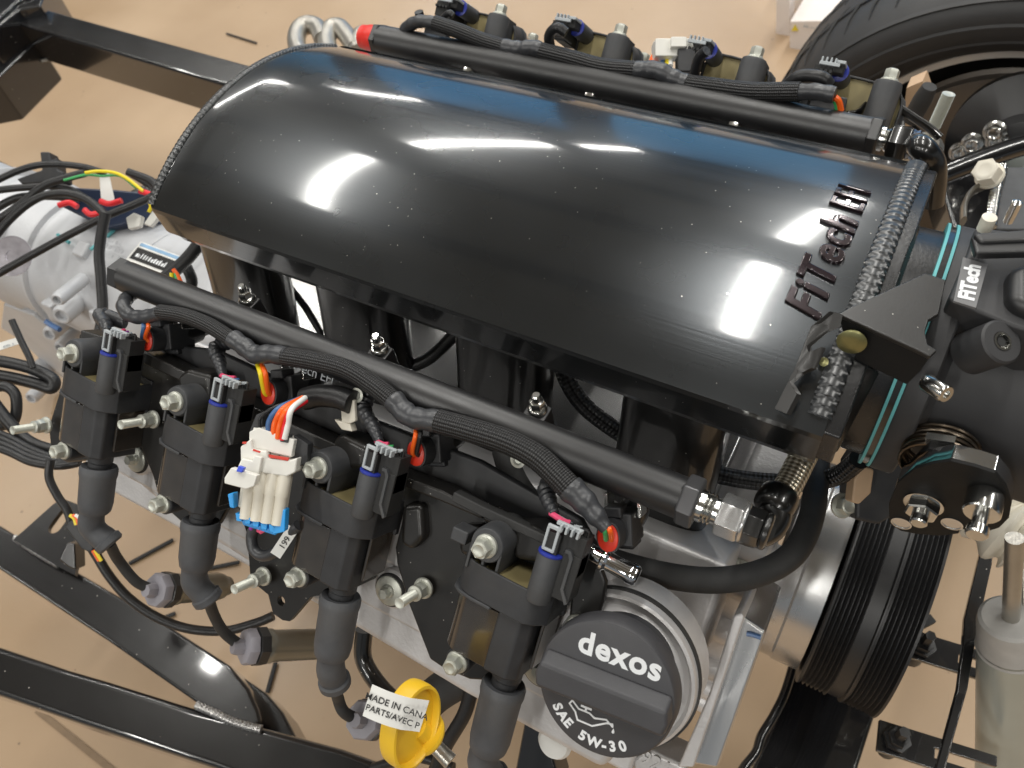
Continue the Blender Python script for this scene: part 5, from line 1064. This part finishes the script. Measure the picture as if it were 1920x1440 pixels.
# small things at the front of the engine
bm = B(); prism(bm, [W(x, y, d=.52) for x, y in ((1608, 868), (1650, 800), (1730, 790), (1720, 870), (1690, 960), (1650, 985), (1604, 975))], CF * .03); mk('accessory_block', bm, 'plastic', bevel=.003, tag=('dark accessory block under the throttle between gasket and cam plate', 'block'))
bm = B(); prism(bm, [W(x, y, d=.505) for x, y in ((1618, 872), (1640, 880), (1634, 925), (1612, 946), (1597, 942), (1602, 900))], CF * .012); mk('sensor_connector', bm, 'rust', bevel=.0015, tag=('small cream plastic connector at the end of the black braided hose', 'connector'))
bm = B(); prism(bm, [W(x, y, d=.50) for x, y in ((1642, 832), (1680, 842), (1674, 878), (1640, 876))], CF * .01); mk('relay', bm, 'plastic2', bevel=.001, tag=('small square black relay left of the return spring', 'relay'))
t = thing('lifting_bracket', 'small grey bolted tab under the fuel elbow', 'bracket', W(1375, 1030, d=.56))
bm = B(); prism(bm, [W(x, y, d=.54) for x, y in ((1358, 1060), (1356, 1030), (1366, 1014), (1384, 1010), (1400, 1022), (1404, 1040), (1402, 1075), (1360, 1080))], CF * .004); mk('tab', bm, 'zinc', t, bevel=.001)
bm = B(); hexbolt(bm, W(1372, 1050, d=.538), -CF, .009, .006, .006); mk('bolt', bm, 'zinc', t)
for q, dd, lab in (((1352, 1008), .55, 'zinc flange bolt head just below the silver fuel nut'), ((1578, 948), .53, 'zinc bolt head beside the cream plastic connector'), ((1455, 865), .60, 'bright bolt seen through the gap right of the front runner')):
    bm = B(); hexbolt(bm, W(*q, d=dd), -CF + CR * .2 + CU * .1, .0085, .0062, .006); mk('flange_bolt', bm, 'zinc', tag=(lab, 'bolt'))

# ================================================================== FAR LEFT WIRING
def wl(px, r, lab, m='wire', d=.9, name='cable'):
    bm = B(); tube(bm, [W(q[0], q[1], d=(q[2] if len(q) > 2 else d)) for q in px], r, 14, 10); return mk(name, bm, m, tag=(lab, 'cable'))
wl([(-30, 528), (60, 478), (130, 440), (200, 405), (260, 380), (292, 362), (285, 340), (240, 322)], .0040, 'thick cable crossing diagonally over the silver gearbox', d=.82)
wl([(198, 400), (190, 440), (186, 480), (190, 530), (192, 590), (180, 650)], .0052, 'stout vertical black cable in front of the gearbox', d=.80)
wl([(-30, 470), (20, 410), (70, 372), (120, 362), (165, 375), (200, 405)], .0042, 'black cable arching over the gearbox shoulder into the vertical cable', d=.84)
wl([(-30, 350), (40, 318), (90, 308), (150, 312), (200, 325)], .0038, 'uppermost black cable arching over the wiring heap', d=.9)
wl([(-30, 430), (30, 390), (80, 350), (120, 335), (160, 324)], .0045, 'black cable rising to the yellow green wire', d=.88)
wl([(-30, 360), (40, 352), (110, 350), (150, 365), (185, 395)], .004, 'flat lying black cable in the middle of the wiring heap', d=.89)
wl([(-30, 405), (30, 372), (90, 368), (150, 372)], .0045, 'black cable low in the wiring heap', d=.90)
wl([(160, 324), (185, 321), (215, 324), (240, 336), (268, 358)], .0018, 'thin yellow green wire arching behind the white tag', 'wyellow', .86, 'wire')
wl([(120, 338), (160, 328), (190, 330), (225, 330), (255, 352)], .0014, 'fine green wire beside the yellow green one', 'wgreen', .865, 'wire')
wl([(240, 322), (262, 335), (285, 350), (292, 362)], .0040, 'short black cable curling down at the right of the wiring heap', d=.83)
for k, (px, m_, lab) in enumerate((([(110, 385), (130, 380), (145, 388)], 'wred', 'red tape patch at the left of the wiring heap'), ([(188, 377), (205, 382), (228, 376)], 'wred', 'red tape patch below the white tag'), ([(262, 358), (275, 362), (288, 368)], 'wred', 'red sleeve end at the right of the wiring heap'), ([(158, 393), (170, 402), (190, 398)], 'wred', 'red wire coil behind the vertical cable'), ([(280, 378), (283, 388), (279, 398)], 'wyellow', 'yellow wire end near the plenum corner'))):
    wl(px, .0032 if k < 4 else .002, lab, m_, .87, 'wire')
t = thing('control_module', 'dark navy module box with wiring behind the silver gearbox', 'module', W(200, 380, d=.95))
bm = B(); prism(bm, [W(x, y, d=.95) for x, y in ((120, 350), (215, 355), (285, 362), (282, 410), (200, 430), (110, 385))], CF * .04); mk('module_case', bm, 'navy', t, bevel=.003)
t = thing('wire_connector', 'black connector standing up at the left behind the cables', 'connector', W(97, 310, d=.92))
bm = B(); prism(bm, [W(x, y, d=.92) for x, y in ((74, 284), (92, 284), (96, 300), (106, 295), (108, 318), (118, 322), (120, 340), (40, 345), (30, 335), (78, 318))], CF * .02); mk('connector_shell', bm, 'plastic', t, bevel=.002)
bm = B(); prism(bm, [W(x, y, d=.90) for x, y in ((186, 326), (203, 322), (214, 372), (212, 380), (190, 380))], CF * .001); mk('wire_tag', bm, 'paper', tag=('white folded paper tag standing over the wiring heap', 'tag'))
bm = B(); prism(bm, [W(x, y, d=.76) for x, y in ((-10, 645), (34, 632), (38, 644), (-10, 660))], CF * .001); tg2 = mk('wire_tag', bm, 'paper', tag=('small white printed tag at the left edge below the gearbox', 'tag'))
scribble('tag_print', frame_at(W(16, 647, d=.7595), CR * .955 + CU * .27, -CF), .011, .0022, 7, 'grey', tg2)
for q, lab in (([(268, 420), (290, 388), (303, 400), (282, 425)], 'white plastic clip tilted at the rear corner of the plenum'), ([(235, 408), (250, 398), (266, 405), (262, 425), (240, 430)], 'small white plug lying on top of the gearbox')):
    bm = B(); prism(bm, [W(x, y, d=.83) for x, y in q], CF * .008); mk('plastic_clip', bm, 'white', bevel=.0015, tag=(lab, 'clip'))
for px, m_, lab in (([(325, 505), (335, 520), (345, 545)], 'orange', 'orange wire behind the left end of the near rail'), ([(330, 512), (331, 525), (322, 540)], 'wgreen', 'green wire behind the left end of the near rail'), ([(322, 512), (322, 530)], 'wyellow', 'yellow wire behind the left end of the near rail')):
    wl(px, .0018, lab, m_, .66, 'wire')
wl([(290, 535), (330, 505), (360, 475), (385, 440)], .0058, 'black cable rising from the near rail end to the plenum corner', d=.70)
wl([(350, 500), (360, 530), (345, 560)], .005, 'short dark cable behind the near rail end', d=.72)
# lower left loops
wl([(-30, 672), (30, 683), (70, 695), (100, 712), (96, 728), (70, 720), (20, 708), (-30, 700)], .0058, 'black cable end looped at the left edge above the studs', d=.76)
wl([(-20, 745), (15, 790), (50, 825), (90, 842), (130, 845)], .0058, 'black cable swinging down at the left edge', d=.74)
wl([(-30, 730), (10, 725), (30, 745), (25, 790), (-10, 800)], .005, 'small loop of cable at the left edge', d=.75)
for k in range(4): wl([(-30, 802 + 9 * k), (20, 822 + 9 * k), (60, 843 + 8 * k), (110, 862 + 4 * k), (150, 868)], .0036, ['topmost', 'second', 'third', 'lowest'][k] + ' cable of the bundle passing behind the leftmost coil', d=.73 - .004 * k)
wl([(22, 600), (40, 640), (55, 670), (62, 690)], .0030, 'thin black cable hanging below the gearbox flange', d=.74)
wl([(95, 862), (92, 895), (108, 930), (125, 955), (135, 985)], .0036, 'black cable dropping from the coil bundle into the small plug', d=.70)
wl([(155, 1000), (180, 1040), (205, 1080), (240, 1120), (290, 1155), (350, 1178), (420, 1183), (480, 1168), (512, 1155)], .0044, 'long black cable curving below the spark plug boots', d=.74)
t = thing('wire_connector', 'small black plug with yellow and red wires by the slotted tab', 'connector', W(150, 985, d=.69))
bm = B(); prism(bm, [W(x, y, d=.69) for x, y in ((120, 988), (132, 975), (165, 980), (182, 1018), (170, 1038), (152, 1030))], CF * .014); mk('plug_shell', bm, 'plastic', t, bevel=.002)
for k, m_ in enumerate(('wyellow', 'orange', 'wwhite')):
    bm = B(); tube(bm, [W(x + 5 * k, y, d=.685) for x, y in ((131, 966), (139, 972), (143, 984))], .0016, 8, 6); mk('wire', bm, m_, t)
    if k < 2: bm = B(); tube(bm, [W(x + 4 * k, y, d=.685) for x, y in ((174, 1032), (180, 1042), (186, 1052))], .0015, 8, 6); mk('wire', bm, ('orange', 'wyellow')[k], t)
bm = B(); prism(bm, [W(x, y, d=.80) for x, y in ((110, 1050), (125, 1018), (140, 1020), (142, 1070), (128, 1064))], CF * .02); mk('cable_sheath', bm, 'frame', bevel=.002, tag=('glossy black sheath hanging behind the slotted tab', 'sheath'))

# ================================================================== EXHAUST HEADERS FAR LEFT
t = thing('exhaust_header', 'pair of pale cast exhaust header bends above the rear plenum corner', 'exhaust header', W(600, 70, z=.5))
for px in ([(566, 110), (556, 80), (560, 58), (575, 47), (595, 52), (606, 75)], [(618, 100), (613, 75), (620, 55), (636, 52), (650, 66), (668, 92)], [(672, 100), (670, 82), (680, 66), (700, 72), (715, 90)]):
    bm = B(); tube(bm, WS(px, z=.52), .0135, 20, 8); mk('header_tube', bm, 'exh', t)

t = thing('coil_bracket', 'wavy glossy bracket edge under the far coil next to the wheel', 'bracket', W(1650, 195, d=.62))
bm = B(); tube(bm, [W(x, y, d=q) for x, y, q in ((1588, 216, .605), (1608, 212, .605), (1624, 196, .61), (1640, 189, .61), (1665, 194, .61), (1688, 204, .61), (1712, 220, .61), (1742, 240, .61), (1762, 258, .61))], .0036, 12, 8, flat=.6); mk('bracket_edge', bm, 'gloss', t)
bm = B(); prism(bm, [W(x, y, d=.625) for x, y in ((1625, 196), (1690, 204), (1700, 240), (1630, 250))], CF * .01); mk('bracket_web', bm, 'gloss', t, bevel=.001)
bm = B(); lathe(bm, W(1646, 205, d=.607), -CU + CF * .2, [(.0036, -.002), (.0036, .004), (.0028, .005), (.0028, .009), (0, .009)], 16); mk('stud_end', bm, 'zinc', t)
